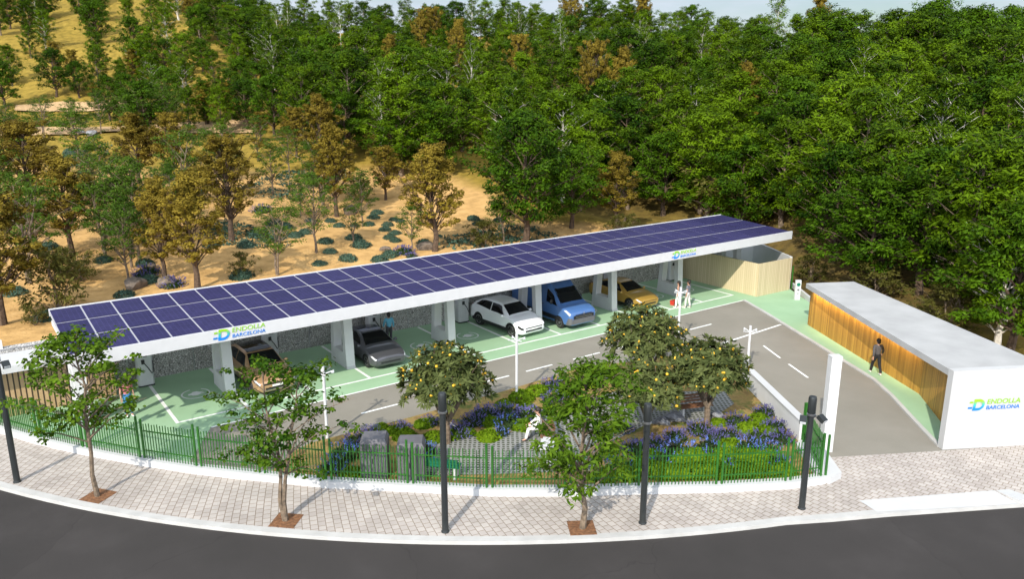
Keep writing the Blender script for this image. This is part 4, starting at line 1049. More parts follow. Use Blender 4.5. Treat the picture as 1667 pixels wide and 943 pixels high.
    if longhair: m.ball((hd.x, hd.y + .085, hd.z - .13), .11, 10, (.95, .5, 1.5))
    m.build('hair', hair, t, True)
    for sx in (-1, 1):
        MB().ball((hd.x + sx * .034, hd.y - .096, hd.z - .002), .011, 6).build('eye', M['black'], t)
        MB().ball((hd.x + sx * .088, hd.y + .0, hd.z - .015), .03, 6, (.35, .7, 1)).build('ear', M['skin'], t)
    MB().box(hd.x - .025, hd.x + .025, hd.y - .099, hd.y - .092, hd.z - .068, hd.z - .06).build('mouth', M['redlamp'], t)
    return t
def stand(stride=0.0, arms=((.27, .0, .0), (.27, .0, .0)), lean=0.0):
    J = dict(pelvis=(0, 0, .95), chest=(0, -lean * .4, 1.33), neck=(0, -lean * .6, 1.49), head=(0, -lean * .8 - .01, 1.645))
    for s, q, k in (('l', 1, 0), ('r', -1, 1)):
        sw = stride * q
        w, fy, up = arms[k]
        J['sho' + s] = (q * .185, -lean * .45, 1.41)
        J['elb' + s] = (q * (.185 + w * .25), -lean * .3 + fy * .45 + sw * .28, 1.13 + up * .3)
        J['wri' + s] = (q * (.185 + w * .3), -lean * .3 - .06 + fy + sw * .5, .89 + up)
        J['hip' + s] = (q * .088, 0, .90)
        J['kne' + s] = (q * .095, -.02 - sw * .42 - abs(sw) * .1, .50)
        J['ank' + s] = (q * .1, .0 - sw * .75 + (.1 * abs(sw) if sw < 0 else 0), .09 + (.08 * abs(sw) if sw < 0 else 0))
    return J
C_ = lambda n, c: plain(n, c, .85, var=.06, scale=6)
x, y, _ = 9.1, 2.3, 0
person('person in a light blue shirt and dark trousers standing behind the grey car', (9.1, 2.3, 0), R(170), stand(0, ((.3, -.1, .05), (.25, 0, 0))), C_('light_blue_shirt', (.13, .42, .58)), C_('charcoal_trousers', (.05, .05, .055)), M['black'], M['hair'])
px_, py_ = at(1103, 501)
person('person with long dark hair in a black sleeveless top and white trousers', (px_, py_, 0), R(-150), stand(.12, ((.2, 0, 0), (.3, 0, 0))), C_('black_top', (.015, .014, .015)), C_('white_trousers', (.72, .72, .70)), M['shoew'], M['hair'], 'none', True, .97, 'pair walking by the far column')
px_, py_ = at(1119, 502)
person('person in a grey short sleeved shirt and pale trousers walking beside the one in black', (px_, py_, 0), R(-165), stand(.14, ((.25, 0, 0), (.25, 0, 0))), C_('grey_shirt', (.13, .13, .15)), C_('pale_trousers', (.55, .53, .50)), M['shoew'], M['hair'], 'short', False, 1.02, 'pair walking by the far column')
bx, by = at(1096, 496)
t = thing('shopping_bag', 'small red bag with green handle on the floor by the walking pair', 'bag', (bx, by, 0), R(20))
MB().add([(-.2, -.12, 0), (.2, -.12, 0), (.2, .12, 0), (-.2, .12, 0), (-.25, -.14, .28), (.25, -.14, .28), (.25, .14, .28), (-.25, .14, .28)], [(3, 2, 1, 0), (0, 1, 5, 4), (1, 2, 6, 5), (2, 3, 7, 6), (3, 0, 4, 7), (4, 5, 6, 7)]).build('bag_body', plain('red_cloth', (.55, .035, .02), .7), t)
MB().tube([(-.15, 0, .27), (-.1, 0, .46), (.1, 0, .46), (.15, 0, .27)], .015, 6).build('handle', M['greenpl'], t)
px_, py_ = at(1425, 609)
person('person in a dark grey jacket and black trousers walking along the wood wall', (px_, py_, 0), R(150), stand(.34, ((.25, 0, 0), (.55, .05, .06)), .06), C_('dark_grey_jacket', (.075, .07, .072)), C_('black_trousers', (.010, .010, .012)), M['shoew'], M['hair'])
person('person in a pinkish top and blue jeans half hidden by the left street tree', (-4.2, .15, 0), R(10), stand(.05), C_('pink_top', (.50, .16, .17)), C_('blue_jeans', (.05, .22, .46)), M['shoew'], M['hair'], 'short')
sx_, sy_ = at(878, 716, .06)
J = dict(pelvis=(0, 0, .54), chest=(0, -.03, .92), neck=(0, -.04, 1.08), head=(0, -.07, 1.23))
for s, q in (('l', 1), ('r', -1)):
    J['sho' + s] = (q * .18, -.03, 1.0); J['elb' + s] = (q * .24, -.12, .75); J['wri' + s] = (q * .14, -.36, .64)
    J['hip' + s] = (q * .09, -.02, .53); J['kne' + s] = (q * .13, -.44, .54); J['ank' + s] = (q * .13, -.47 - q * .08, .10)
person('person dressed in white sitting on the bench by the lattice path', (sx_, sy_, .06), R(-120), J, C_('white_shirt', (.74, .73, .70)), C_('white_linen', (.72, .70, .68)), M['black'], M['hair'], 'long')
# ------------------------------------------------------------------ foliage
def leaf_mesh(name, C, Nn, L, W, T, mat, bias=None, hexa=False, rng=RNG):
    n = len(C); Nn = Nn / (np.linalg.norm(Nn, axis=1, keepdims=True) + 1e-9)
    A = rng.normal(size=(n, 3)) if bias is None else bias + rng.normal(size=(n, 3)) * 0.5
    A = A - Nn * (A * Nn).sum(1, keepdims=True); A /= np.linalg.norm(A, axis=1, keepdims=True) + 1e-9
    Bv = np.cross(Nn, A); L = np.broadcast_to(L, (n,))[:, None]; W = np.broadcast_to(W, (n,))[:, None]
    if hexa: P = [C - A * L * .5, C - A * L * .2 + Bv * W * .5, C + A * L * .25 + Bv * W * .45, C + A * L * .5, C + A * L * .25 - Bv * W * .45, C - A * L * .2 - Bv * W * .5]
    else: P = [C - A * L * .5, C + Bv * W * .5 + A * L * .05, C + A * L * .5, C - Bv * W * .5 + A * L * .05]
    k = len(P); V = np.stack(P, 1).reshape(-1, 3).astype(np.float32)
    me = bpy.data.meshes.new(name); me.vertices.add(n * k); me.vertices.foreach_set('co', V.ravel())
    me.loops.add(n * k); me.loops.foreach_set('vertex_index', np.arange(n * k, dtype=np.int32))
    me.polygons.add(n); me.polygons.foreach_set('loop_start', np.arange(0, n * k, k, dtype=np.int32))
    me.update(calc_edges=True)
    a = me.attributes.new('tint', 'FLOAT', 'FACE'); a.data.foreach_set('value', np.clip(T, 0, 1).astype(np.float32))
    me.materials.append(mat); me.validate(); return me
def rdir(rng, n):
    v = rng.normal(size=(n, 3)); return v / np.linalg.norm(v, axis=1, keepdims=True)
PROF = {'oval': lambda t: math.sin(PI * min(1, .12 + .88 * t) ** .85) ** .7, 'cone': lambda t: max(.08, (1 - t) ** .75) * min(1, .35 + t * 4), 'dome': lambda t: math.sqrt(max(.02, 1 - t * t)),
        'tall': lambda t: (math.sin(PI * (.06 + .9 * t ** .9)) ** .5) * (1 - .45 * t)}
def make_tree(seed, H, Rad, cb, prof, nl, nclump, per, LL, LW, cr, leaf, bark, tr=.13, up=.35, bend=.04, stems=1, puff=False, hexa=False, flat=.8, droop=0.0, limb_r=.35, twig=True):
    rng = np.random.default_rng(seed); rr = random.Random(seed); tk = MB(); C = []; Nn = []; T = []; Bi = []
    axes = []
    for s in range(stems):
        az = rr.uniform(0, 6.28) + s * 2 * PI / stems; sp = 0 if stems == 1 else rr.uniform(.10, .2) * H
        pts = [Vector((0, 0, -.3))]; x = y = 0
        for i in range(1, 8):
            f = i / 7; x = math.cos(az) * sp * f ** 1.3 + rr.uniform(-1, 1) * bend * H * .4; y = math.sin(az) * sp * f ** 1.3 + rr.uniform(-1, 1) * bend * H * .4
            pts.append(Vector((x, y, H * .96 * f)))
        tk.tube(pts, [tr * (1.25 if i == 0 else 1) * (1 - .9 * i / 7) + .008 for i in range(8)], 7, False); axes.append(pts)
    def axis_at(pts, z):
        f = max(0, min(.999, z / (H * .96))) * 7; i = min(6, int(f)); return pts[i].lerp(pts[i + 1], f - i)
    for l in range(nl):
        t = (l + rr.random()) / nl; z = H * (cb + (1 - cb) * t * .97); pts = axes[l % stems]; o = axis_at(pts, z)
        az = l * 2.39996 + rr.uniform(-.5, .5); rl = Rad * PROF[prof](t) * rr.uniform(.72, 1.12)
        if rr.random() < .08: rl *= 1.22
        e = o + Vector((math.cos(az) * rl, math.sin(az) * rl, rl * up * rr.uniform(.4, 1.5) - droop * rl))
        st = axis_at(pts, max(H * cb * .75, z - rl * .45)); mid = st.lerp(e, .5) + Vector((0, 0, rl * .10))
        tk.tube([st, mid, e], [tr * limb_r * (1 - .6 * t) + .006, tr * limb_r * .6 * (1 - .6 * t) + .005, .006], 4, False)
        for c in range(nclump):
            f = .42 + .58 * (c + rr.random()) / nclump if nclump > 1 else 1.0
            p = st.lerp(mid, f * 2) if f < .5 else mid.lerp(e, f * 2 - 1)
            sd = cr * 1.1 * (f + .1)
            p = p + Vector((rr.uniform(-1, 1) * sd, rr.uniform(-1, 1) * sd, rr.uniform(-.6, .8) * sd))
            if twig and rr.random() < .5: tk.tube([st.lerp(e, max(.1, f - .2)), p], [tr * .09 + .003, .004], 3, False)
            r_ = cr * rr.uniform(.65, 1.2); n = max(4, int(per * rr.uniform(.7, 1.2)))
            d = rdir(rng, n); q = r_ * rng.uniform(.75 if puff else .25, 1.0, (n, 1)); off = d * q; off[:, 2] *= flat
            C.append(np.array(p) + off); out = np.array([math.cos(az), math.sin(az), .25])
            Nn.append((d * (1.4 if puff else .6) + out * .25 + np.array([0, 0, .6]) + rng.normal(size=(n, 3)) * .45))
            Bi.append(d * .8 + out * .7 + np.array([0, 0, .1 - droop]))
            T.append(np.full(n, rr.uniform(.25, .75)) + rng.normal(size=n) * .14)
    C = np.concatenate(C); n = len(C)
    cm_ = leaf_mesh('crown', C, np.concatenate(Nn), LL * rng.uniform(.7, 1.25, n), LW * rng.uniform(.7, 1.25, n), np.concatenate(T), M[leaf], np.concatenate(Bi), hexa, rng)
    return dict(trunk=tk.mesh('trunk', M[bark], True), crown=cm_, H=H)
PROTO = {}
PROTO['forest'] = [make_tree(20 + k, 9, 2.1 + .2 * k, .14, p, 42, 4, 58, .29, .085, .54, 'leafA', b, tr=.16, up=.45) for k, (p, b) in enumerate((('tall', 'barkgrey'), ('oval', 'barkgrey'), ('tall', 'barkpale'), ('oval', 'barkgrey'), ('tall', 'barkgrey')))]
PROTO['broad'] = [make_tree(40 + k, 9, 3.3, .2, 'oval', 42, 5, 56, .27, .115, .62, 'leafB', 'barkdark', tr=.2, up=.3) for k in range(2)]
PROTO['golden'] = [make_tree(60 + k, 7.5, 2.1 + .15 * k, .22, p, 56, 4, 60, .17, .08, .29, 'leafG', 'barkdark', tr=.15, up=1.15, puff=True, limb_r=.3) for k, p in enumerate(('cone', 'tall', 'cone'))]
PROTO['young'] = [make_tree(80 + k, 6, 2.0, .30, 'oval', 26, 4, 34, .20, .07, .5, 'leafY', 'barkgrey', tr=.085, up=.55, stems=1 + k % 2, flat=.45, limb_r=.5) for k in range(3)]
PROTO['birch'] = [make_tree(90 + k, 11, 1.9, .42, 'tall', 26, 3, 40, .29, .085, .52, 'leafA', 'barkpale', tr=.12, up=.8, bend=.05, limb_r=.22) for k in range(3)]
PROTO['bush'] = [make_tree(100 + k, 3, 1.7, .06, 'dome', 26, 3, 28, .26, .09, .42, 'leafO', 'barkgrey', tr=.05, up=.5, stems=3) for k in range(2)]
PROTO['street'] = [make_tree(110 + k, 5.6, 1.75, .42 if k == 0 else .36, 'oval', 32, 4, 34, .105, .085, .34, 'leafS', 'barkgrey', tr=.062, up=.35, stems=1 + (k == 1), hexa=True, flat=.55, bend=.05, limb_r=.45) for k in range(2)]
PROTO['feather'] = [make_tree(115, 5.4, 1.6, .26, 'oval', 34, 4, 30, .24, .075, .40, 'leafS', 'barkgrey', tr=.08, up=.6, flat=.7, limb_r=.45)]
CNT = {}
def plant(kind, name, label, cat, loc, h, k=None, group=None, rz=None, wide=1.0):
    ps = PROTO[kind]; k = CNT.get(kind, 0) if k is None else k; CNT[kind] = k + 1
    p = ps[k % len(ps)]; s = h / p['H']
    t = thing(name, label, cat, loc, rz if rz is not None else (k * 2.1 + loc[0]) % 6.28, group, (s * wide, s * wide, s))
    link('trunk', p['trunk'], t); link('crown', p['crown'], t)
    return t
def plant_px(kind, name, label, px, py, ptop, k=None, group=None, cat='tree', wide=1.0, flat=None):
    if flat is None:
        p = land(px, py)
        if p is None: print('no land', px, py); return None
    else: p = (*at(px, py, flat), flat)
    h = max(1.0, rise(p[0], p[1], p[2], ptop)); return plant(kind, name, label, cat, p, h, k, group, None, wide)

# street trees in their pits
for (px, py, pt, lab, kd, k) in ((160, 808, 540, 'slender street tree with round leaves in the leftmost pavement pit', 'street', 0), (466, 848, 588, 'leaning forked street tree in the pit in front of the bronze car', 'street', 1), (947, 860, 598, 'bushy bright green street tree in the pit right of the middle lamp post', 'feather', 0)):
    x, y = at(px, py); an = math.atan2(y - ARC_C[1], x - ARC_C[0])
    o = MB().box(-.42, .42, -.42, .42, 0, .006).build('tree_pit', M['soil']); o.location = (x, y, 0); o.rotation_euler = (0, 0, an); o['kind'] = 'structure'
    plant(kd, 'street_tree', lab, 'tree', (x, y, 0), rise(x, y, 0, pt), k, 'street trees in the pavement', 1.0 + k * 2, 1.12 if kd == 'street' else 1.15)

# loquat trees
def make_loquat(seed, H, Rad, cb, n):
    rng = np.random.default_rng(seed); rr = random.Random(seed); tk = MB(); C = []; Nn = []; Bi = []; T = []; fr = MB()
    fork = Vector((0, 0, H * .2)); tk.tube([(0, 0, -.1), (0.02, 0, H * .1), fork], [.15, .12, .12], 8, False); ends = []
    for m in range(7):
        az = m * 2.4 + rr.uniform(-.3, .3); r1 = Rad * rr.uniform(.35, .6); a = fork + Vector((math.cos(az) * r1 * .5, math.sin(az) * r1 * .5, H * .18)); b = fork + Vector((math.cos(az) * r1, math.sin(az) * r1, H * .42))
        tk.tube([fork, a, b], [.085, .06, .035], 6, False); ends += [a, b]
    for i in range(n):
        f = (i + .5) / n; ct = 1 - f * 1.18; az = i * 2.39996; st_ = math.sqrt(max(0, 1 - ct * ct)); d = Vector((math.cos(az) * st_, math.sin(az) * st_, ct)); d = (d + Vector((rr.uniform(-.12, .12), rr.uniform(-.12, .12), rr.uniform(-.1, .1)))).normalized()
        rad = rr.uniform(.62, 1.06) if rr.random() < .75 else rr.uniform(.4, .7)
        zc = H * (cb + 1) * .5; hz = H * (1 - cb) * .5
        p = Vector((d.x * Rad * rad, d.y * Rad * rad, zc + d.z * hz * rad * 1.02))
        q = min(ends, key=lambda e: (e - p).length)
        if i % 2 == 0: tk.tube([q, q.lerp(p, .6) + Vector((0, 0, -.05)), p], [.022, .014, .008], 4, False)
        m = 11; an = np.arange(m) * 2.4 + rr.uniform(0, 6); D = np.array(d) * .7 + np.array([0, 0, .5]); D /= np.linalg.norm(D)
        e1 = np.cross(D, [0.3, .9, .1]); e1 /= np.linalg.norm(e1); e2 = np.cross(D, e1); el = rng.uniform(.0, .8, m)
        A = (np.cos(an)[:, None] * e1 + np.sin(an)[:, None] * e2) * np.cos(el)[:, None] + D * np.sin(el)[:, None]
        A = A - np.array([0, 0, .15]); L = rng.uniform(.22, .36, m)
        C.append(np.array(p) + A * (L * .5)[:, None]); Nn.append(D - A * (A @ D)[:, None] + rng.normal(size=(m, 3)) * .25); Bi.append(A * 3); T.append(np.full(m, rr.uniform(.3, .75)) + rng.normal(size=m) * .15)
        if rr.random() < .36 and rad > .78:
            for w in range(rr.randint(1, 2)): fr.ball((p.x + rr.uniform(-.06, .06), p.y + rr.uniform(-.06, .06), p.z + rr.uniform(-.05, .08)), rr.uniform(.045, .06), 6)
    C = np.concatenate(C)
    return dict(trunk=tk.mesh('trunk', M['barkgrey'], True), crown=leaf_mesh('crown', C, np.concatenate(Nn), .31, .10, np.concatenate(T), M['leafL'], np.concatenate(Bi), False, rng), fruit=fr.mesh('fruit', M['fruit'], True))
for (px, py, pt, Rad, cb, lab, sd) in ((728, 722, 562, 1.75, .22, 'round loquat tree with yellow fruit standing alone left in the garden', 1), (1046, 640, 500, 1.75, .18, 'tallest loquat tree with yellow fruit, behind the other two on the right', 2), (1150, 692, 553, 1.5, .22, 'loquat tree with yellow fruit and thick leaning trunk, rightmost in the garden', 3), (1052, 704, 590, 1.25, .16, 'low loquat tree with yellow fruit between the taller two and the small street tree', 4)):
    x, y = at(px, py, .06); H = rise(x, y, .06, pt); p = make_loquat(sd, H, Rad, cb, 380 if sd < 4 else 260)
    t = thing('loquat_tree', lab, 'tree', (x, y, .06), 0, 'loquat trees in the garden')
    link('trunk', p['trunk'], t); link('crown', p['crown'], t); tag(link('fruit', p['fruit'], t), kind='stuff')

# shrubs
def cushion(seed, n, L, W, leaf, jit=.15, name='shrub', squash=.75, lump=True):
    rng = np.random.default_rng(seed); d = rdir(rng, n); d[:, 2] = np.abs(d[:, 2]) - .12
    lobes = rdir(rng, 9); lobes[:, 2] = np.abs(lobes[:, 2]); r = .82 + .2 * np.max(d @ lobes.T, axis=1) ** 6 if lump else np.ones(n)
    r = r * rng.uniform(1 - jit * 2, 1.03, n); C = d * r[:, None] * np.array([1, 1, squash])
    return leaf_mesh(name, C, d + rng.normal(size=(n, 3)) * .45 + np.array([0, 0, .2]), L * rng.uniform(.7, 1.3, n), W * rng.uniform(.7, 1.3, n), .5 + .18 * rng.normal(size=n) + .15 * (r - .85), M[leaf], d + np.array([0, 0, .5]), False, rng)
TEAL = [cushion(200 + k, 1100, .17, .085, 'leafT') for k in range(3)]
BRIGHT = [cushion(210 + k, 1000, .20, .11, 'leafB2', .08) for k in range(3)]
DUSK = [cushion(220 + k, 620, .30, .07, 'leafD', .2) for k in range(3)]
def flowers(seed, mat, n=130):
    """flower spikes: stacks of small petals over a dome"""
    rng = np.random.default_rng(seed); d = rdir(rng, n); d[:, 2] = np.abs(d[:, 2]); C = []; Nn = []
    for i in range(n):
        ax = d[i] * .8 + np.array([0, 0, .6]) + rng.normal(size=3) * .15; ax /= np.linalg.norm(ax); b = d[i] * np.array([1, 1, .75]) * rng.uniform(.86, 1.02)
        m = 7; C.append(b + ax * np.linspace(0, .22, m)[:, None] + rng.normal(size=(m, 3)) * .02); Nn.append(rdir(rng, m) + d[i] * .6)
    C = np.concatenate(C); return leaf_mesh('flowers', C, np.concatenate(Nn), .085, .075, .5 + .2 * rng.normal(size=len(C)), M[mat], None, False, rng)
VIO = [flowers(230 + k, 'flower', 85) for k in range(2)]; BLU = [flowers(240 + k, 'flowerb', 40) for k in range(2)]
SH = [0]
def shrub(kind, p, s, label, group, hz=1.0):
    k = SH[0]; SH[0] += 1
    nm = {'teal': 'cushion_shrub', 'bright': 'round_shrub', 'violet': 'lavender_bush', 'blue': 'blue_flower_bush'}[kind]
    t = thing(nm, label, 'shrub', p, k * 1.7 % 6.28, group, (s, s, s * hz))
    if kind == 'teal': link('foliage', TEAL[k % 3], t)
    elif kind == 'bright': link('foliage', BRIGHT[k % 3], t)
    else:
        link('foliage', DUSK[k % 3], t); tag(link('flowers', (VIO if kind == 'violet' else BLU)[k % 2], t), kind='stuff')
    return t
SIDE = lambda dx, dy: ('left of' if dx < 0 else 'right of') if abs(dx) > abs(dy) * 1.3 else ('behind' if dy < 0 else 'in front of')
USED = {}
ORD = ['', 'second ', 'third ', 'fourth ', 'fifth ', 'sixth ', 'seventh ', 'eighth ', 'ninth ']
def near_label(px, py, what, marks):
    mk_ = min(marks, key=lambda m: (m[0] - px) ** 2 + (m[1] - py) ** 2); key = what + ' ' + SIDE(px - mk_[0], py - mk_[1]) + ' ' + mk_[2]
    k = USED.get(key, 0); USED[key] = k + 1
    return (ORD[min(k, 8)] + key) if k else key
GM = [(728, 722, 'the round loquat tree'), (1150, 692, 'the right loquat trunk'), (1046, 640, 'the tallest loquat tree'), (841, 650, 'the pole facing the white car'), (612, 772, 'the left grey cabinet'), (671, 779, 'the right grey cabinet'), (878, 716, 'the seated person'), (1216, 606, 'the pole at the coped wall'), (533, 714, 'the pole by the bronze car'), (1290, 720, 'the fence exit corner'), (1046, 780, 'the third lamp post'), (1170, 780, 'the posts left of the exit corner'), (947, 790, 'the bushy street tree')]
GARD = [('bright', 690, 693, .42), ('bright', 660, 712, .5), ('bright', 705, 716, .5), ('bright', 735, 712, .42), ('bright', 640, 704, .4), ('violet', 605, 712, .5), ('violet', 583, 722, .55), ('violet', 652, 700, .4), ('blue', 560, 745, .6), ('bright', 600, 714, .35), ('blue', 545, 765, .55), ('bright', 575, 775, .5),
        ('blue', 692, 740, .5), ('violet', 745, 708, .55), ('violet', 700, 690, .4), ('bright', 795, 713, .5), ('bright', 800, 690, .45), ('violet', 790, 678, .55), ('violet', 825, 678, .6), ('violet', 862, 683, .6), ('blue', 826, 694, .5), ('bright', 850, 697, .45), ('bright', 858, 665, .4), ('bright', 848, 650, .6), ('bright', 875, 640, .55), ('violet', 898, 632, .55), ('violet', 903, 655, .55), ('bright', 925, 640, .6), ('bright', 905, 670, .5), ('bright', 955, 626, .55), ('violet', 972, 612, .5), ('bright', 990, 602, .55), ('bright', 1012, 612, .5), ('bright', 935, 665, .5), ('bright', 820, 660, .4), ('violet', 770, 690, .5), ('blue', 815, 707, .35),
        ('violet', 1100, 716, .5), ('violet', 1140, 705, .55), ('violet', 1185, 712, .5), ('violet', 1198, 690, .5), ('bright', 1215, 700, .5), ('bright', 1235, 686, .5), ('violet', 1245, 674, .45), ('bright', 1248, 706, .5), ('violet', 1262, 700, .5), ('violet', 1235, 718, .5), ('violet', 1270, 718, .5), ('bright', 1190, 730, .55), ('blue', 1213, 735, .55), ('blue', 1250, 738, .5), ('bright', 1235, 755, .6), ('blue', 1262, 758, .5), ('bright', 1205, 768, .6), ('blue', 1190, 765, .4), ('blue', 1150, 735, .55), ('bright', 1130, 750, .65), ('blue', 1105, 740, .6), ('bright', 1150, 768, .55), ('blue', 1080, 755, .55), ('bright', 1065, 770, .6), ('violet', 1070, 728, .5), ('bright', 1100, 770, .55), ('violet', 1035, 735, .5), ('blue', 1010, 762, .5), ('bright', 1040, 765, .55), ('bright', 985, 778, .5), ('bright', 1272, 772, .6), ('bright', 1180, 748, .6), ('bright', 1110, 755, .6), ('bright', 1255, 748, .55), ('bright', 1085, 772, .6), ('bright', 1130, 772, .6), ('bright', 1175, 772, .6), ('bright', 1220, 748, .6), ('bright', 1020, 775, .55), ('bright', 1060, 750, .55), ('bright', 760, 706, .4), ('bright', 620, 700, .4), ('violet', 1165, 718, .45), ('bright', 1225, 772, .5), ('bright', 1170, 690, .35), ('violet', 1010, 700, .45), ('bright', 990, 735, .45)]
WORD = {'bright': 'bright green round shrub', 'violet': 'violet lavender bush', 'blue': 'blue flowering bush', 'teal': 'dark teal cushion shrub'}
GRP = {'bright': 'bright green shrubs in the garden', 'violet': 'lavender bushes in the garden', 'blue': 'blue flowering bushes in the garden', 'teal': 'cushion shrubs on the sand'}
for kd, px, py, s in GARD:
    shrub(kd, (*at(px, py, .06), .04), s * 1.15, near_label(px, py, WORD[kd], GM), GRP[kd], {'bright': 1.0, 'violet': .95, 'blue': 1.0}[kd])
# ------------------------------------------------------------------ the hillside planting
G_GOLD = 'golden olive trees on the slope'
GOLD = [(118, 415, 258, 'broad golden olive tree at the far left, below the green terrace', 1.15), (52, 345, 208, 'large golden olive tree near the left edge, upper of the pair there', 1.25), (4, 530, 292, 'golden olive tree cut by the left edge of the photo', 1.1),
        (228, 305, 190, 'golden olive tree with bare dark trunk on the upper sand terrace', 1.25), (287, 300, 192, 'golden olive tree right of the bare trunked one on the upper terrace', 1.0), (268, 458, 298, 'golden olive tree left of the paired ones above the panels', .95), (322, 472, 288, 'broad golden olive tree nearest the panels on the left', 1.1),
        (378, 392, 232, 'tall golden olive tree behind the broad one nearest the panels', 1.15), (338, 205, 140, 'small golden olive tree high on the slope beside its twin', 1.3), (372, 198, 138, 'small golden olive twin on the right high on the slope', 1.2), (483, 256, 182, 'golden olive tree above the teal ground cover', 1.0),
        (524, 284, 160, 'tall pointed golden olive tree at the wood edge', .95), (549, 354, 208, 'tall golden olive tree on the sand in front of the pointed one', 1.0), (628, 326, 246, 'small golden olive tree in the middle of the slope', 1.1), (707, 410, 242, 'lone golden olive tree just above the middle of the panels', 1.1),
        (1003, 374, 254, 'golden olive tree in front of the dark wood, above the right panels', 1.15), (425, 232, 188, 'little golden olive tree left of the big green tree group', 1.2), (30, 262, 200, 'golden olive tree behind the two at the left edge', 1.2), (155, 168, 138, 'tiny golden tree by the green terrace at the left', 1.1)]
for px, py, pt, lab, w in GOLD: plant_px('golden', 'golden_tree', lab, px, py, pt - 4, None, G_GOLD, 'tree', w * 1.2)
YOUNG = [(150, 305, 236, 'airy young tree left of the bare trunked golden tree'), (172, 420, 292, 'airy young tree between the two left golden trees'), (210, 462, 338, 'airy leaning young tree left of the paired golden trees'), (168, 410, 300, 'thin young tree right behind the left golden trees'), (452, 450, 332, 'airy young tree above the panels in front of the teal ground cover'), (515, 412, 285, 'airy young tree left of the shrub dotted sand'),
         (590, 370, 280, 'airy young tree at the back of the shrub dotted sand'), (576, 396, 330, 'sparse sapling on the shrub dotted sand'), (672, 412, 332, 'sparse young tree beside the lone golden tree'), (420, 262, 190, 'airy young tree below the big green tree group'), (72, 226, 158, 'small airy tree on the green terrace, leftmost'), (122, 222, 160, 'small airy tree on the green terrace, second from left'), (165, 218, 150, 'small airy tree on the green terrace, third from left'), (15, 222, 165, 'small airy tree at the left edge of the green terrace'),
         (283, 370, 270, 'airy young tree behind the broad golden tree'), (445, 318, 232, 'airy young tree right of the tall golden tree'), (352, 300, 205, 'airy young tree between the upper golden trees'), (820, 395, 300, 'slim young tree left of the big dark broadleaf tree'), (545, 315, 245, 'airy young tree behind the sand at the wood edge'), (260, 335, 268, 'airy young tree on the sand path'), (196, 200, 150, 'thin airy tree by the upper path'), (490, 352, 290, 'airy young tree above the teal ground cover patch')]
for px, py, pt, lab in YOUNG: plant_px('young', 'young_tree', lab, px, py, pt, None, 'airy young trees on the slope', 'tree', 1.1)
BIG = [(855, 398, 182, 'big dark broadleaf tree behind the middle of the canopy', 1.15, 'broad'), (448, 222, 122, 'big dark green tree standing at the edge of the meadow', 1.2, 'broad'), (275, 192, 108, 'dark green tree left of the bigger group on the slope', 1.1, 'broad'), (213, 200, 118, 'dark green broad tree above the upper path', 1.1, 'broad'), (92, 158, 78, 'dark green tree on the bare slope at the left', 1.1, 'broad'), (8, 175, 95, 'dark green tree cut by the left edge high on the slope', 1.2, 'broad'),
       (240, 238, 130, 'dark green tree above the pale path', 1.1, 'broad'), (930, 372, 235, 'dark broadleaf tree between the big one and the golden one', 1.2, 'broad'), (640, 290, 190, 'dark broadleaf tree at the wood edge above the sand', 1.25, 'broad'), (1080, 352, 215, 'dark broadleaf tree right of the golden one', 1.25, 'broad'), (565, 262, 150, 'dark broadleaf tree behind the pointed golden tree', 1.2, 'broad'), (710, 285, 165, 'dark broadleaf tree left of the meadow gap', 1.25, 'broad'), (1200, 385, 225, 'dark broadleaf tree behind the far end of the canopy', 1.3, 'broad')]
XT = [(180, 196, 122), (335, 206, 128), (362, 222, 140), (402, 214, 128), (300, 168, 92), (350, 150, 80), (395, 165, 92), (160, 140, 70), (232, 138, 68), (130, 160, 98), (310, 218, 142), (250, 160, 88), (420, 180, 100), (378, 196, 112), (20, 140, 72), (270, 128, 62), (200, 160, 95), (455, 200, 110), (330, 120, 62)]
for q, (px, py, pt) in enumerate(XT):
    BIG.append((px, py, pt, near_label(px, py, 'dark green slope tree', [(g_[0], g_[1], n__) for g_, n__ in zip(GOLD, ('the broad far left golden tree', 'the big left edge golden tree', 'the golden tree cut by the edge', 'the bare trunked golden tree', 'the upper terrace golden tree', 'the left paired golden tree', 'the golden tree nearest the panels', 'the tall golden tree', 'the small far golden tree', 'the far golden twin', 'the golden tree above ground cover', 'the pointed golden tree'))]), 1.15, 'forest' if q % 3 else 'broad'))
for px, py, pt, lab, w, kd in BIG: plant_px(kd, 'broadleaf_tree', lab, px, py, pt, None, 'dark broadleaf trees', 'tree', w)
for px, py, pt, lab, w in ((98, 512, 412, 'bushy green tree on the sand left of the canopy', 1.0), (790, 402, 362, 'bright green bush just above the middle of the panels', 1.3), (1150, 352, 268, 'dry olive bush behind the far end of the canopy', 1.4), (1225, 372, 310, 'dry olive bush at the wood edge right of the canopy end', 1.3), (1010, 392, 352, 'low olive bush below the right golden tree', 1.3), (395, 452, 415, 'dark green bush at the panel edge left of the airy tree', 1.1), (60, 545, 500, 'green bush left of the canopy corner', 1.1), (1320, 462, 420, 'dry bush behind the low white wall', 1.2), (1425, 486, 425, 'dry olive bush behind the flat roof, left', 1.3), (1540, 545, 470, 'dry olive bush behind the flat roof, right', 1.3)):
    plant_px('bush', 'bush', lab, px, py, pt, None, 'bushes on the slope', 'bush', w)
SHORT = ['the broad far left golden tree', 'the big left edge golden tree', 'the golden tree cut by the edge', 'the bare trunked golden tree', 'the upper terrace golden tree', 'the left paired golden tree', 'the golden tree nearest the panels', 'the tall golden tree', 'the small far golden tree', 'the far golden twin', 'the golden tree above ground cover', 'the pointed golden tree', 'the golden tree at the wood edge', 'the small mid slope golden tree', 'the lone golden tree', 'the right golden tree']
LM = [(g_[0], g_[1], s_) for g_, s_ in zip(GOLD, SHORT)]
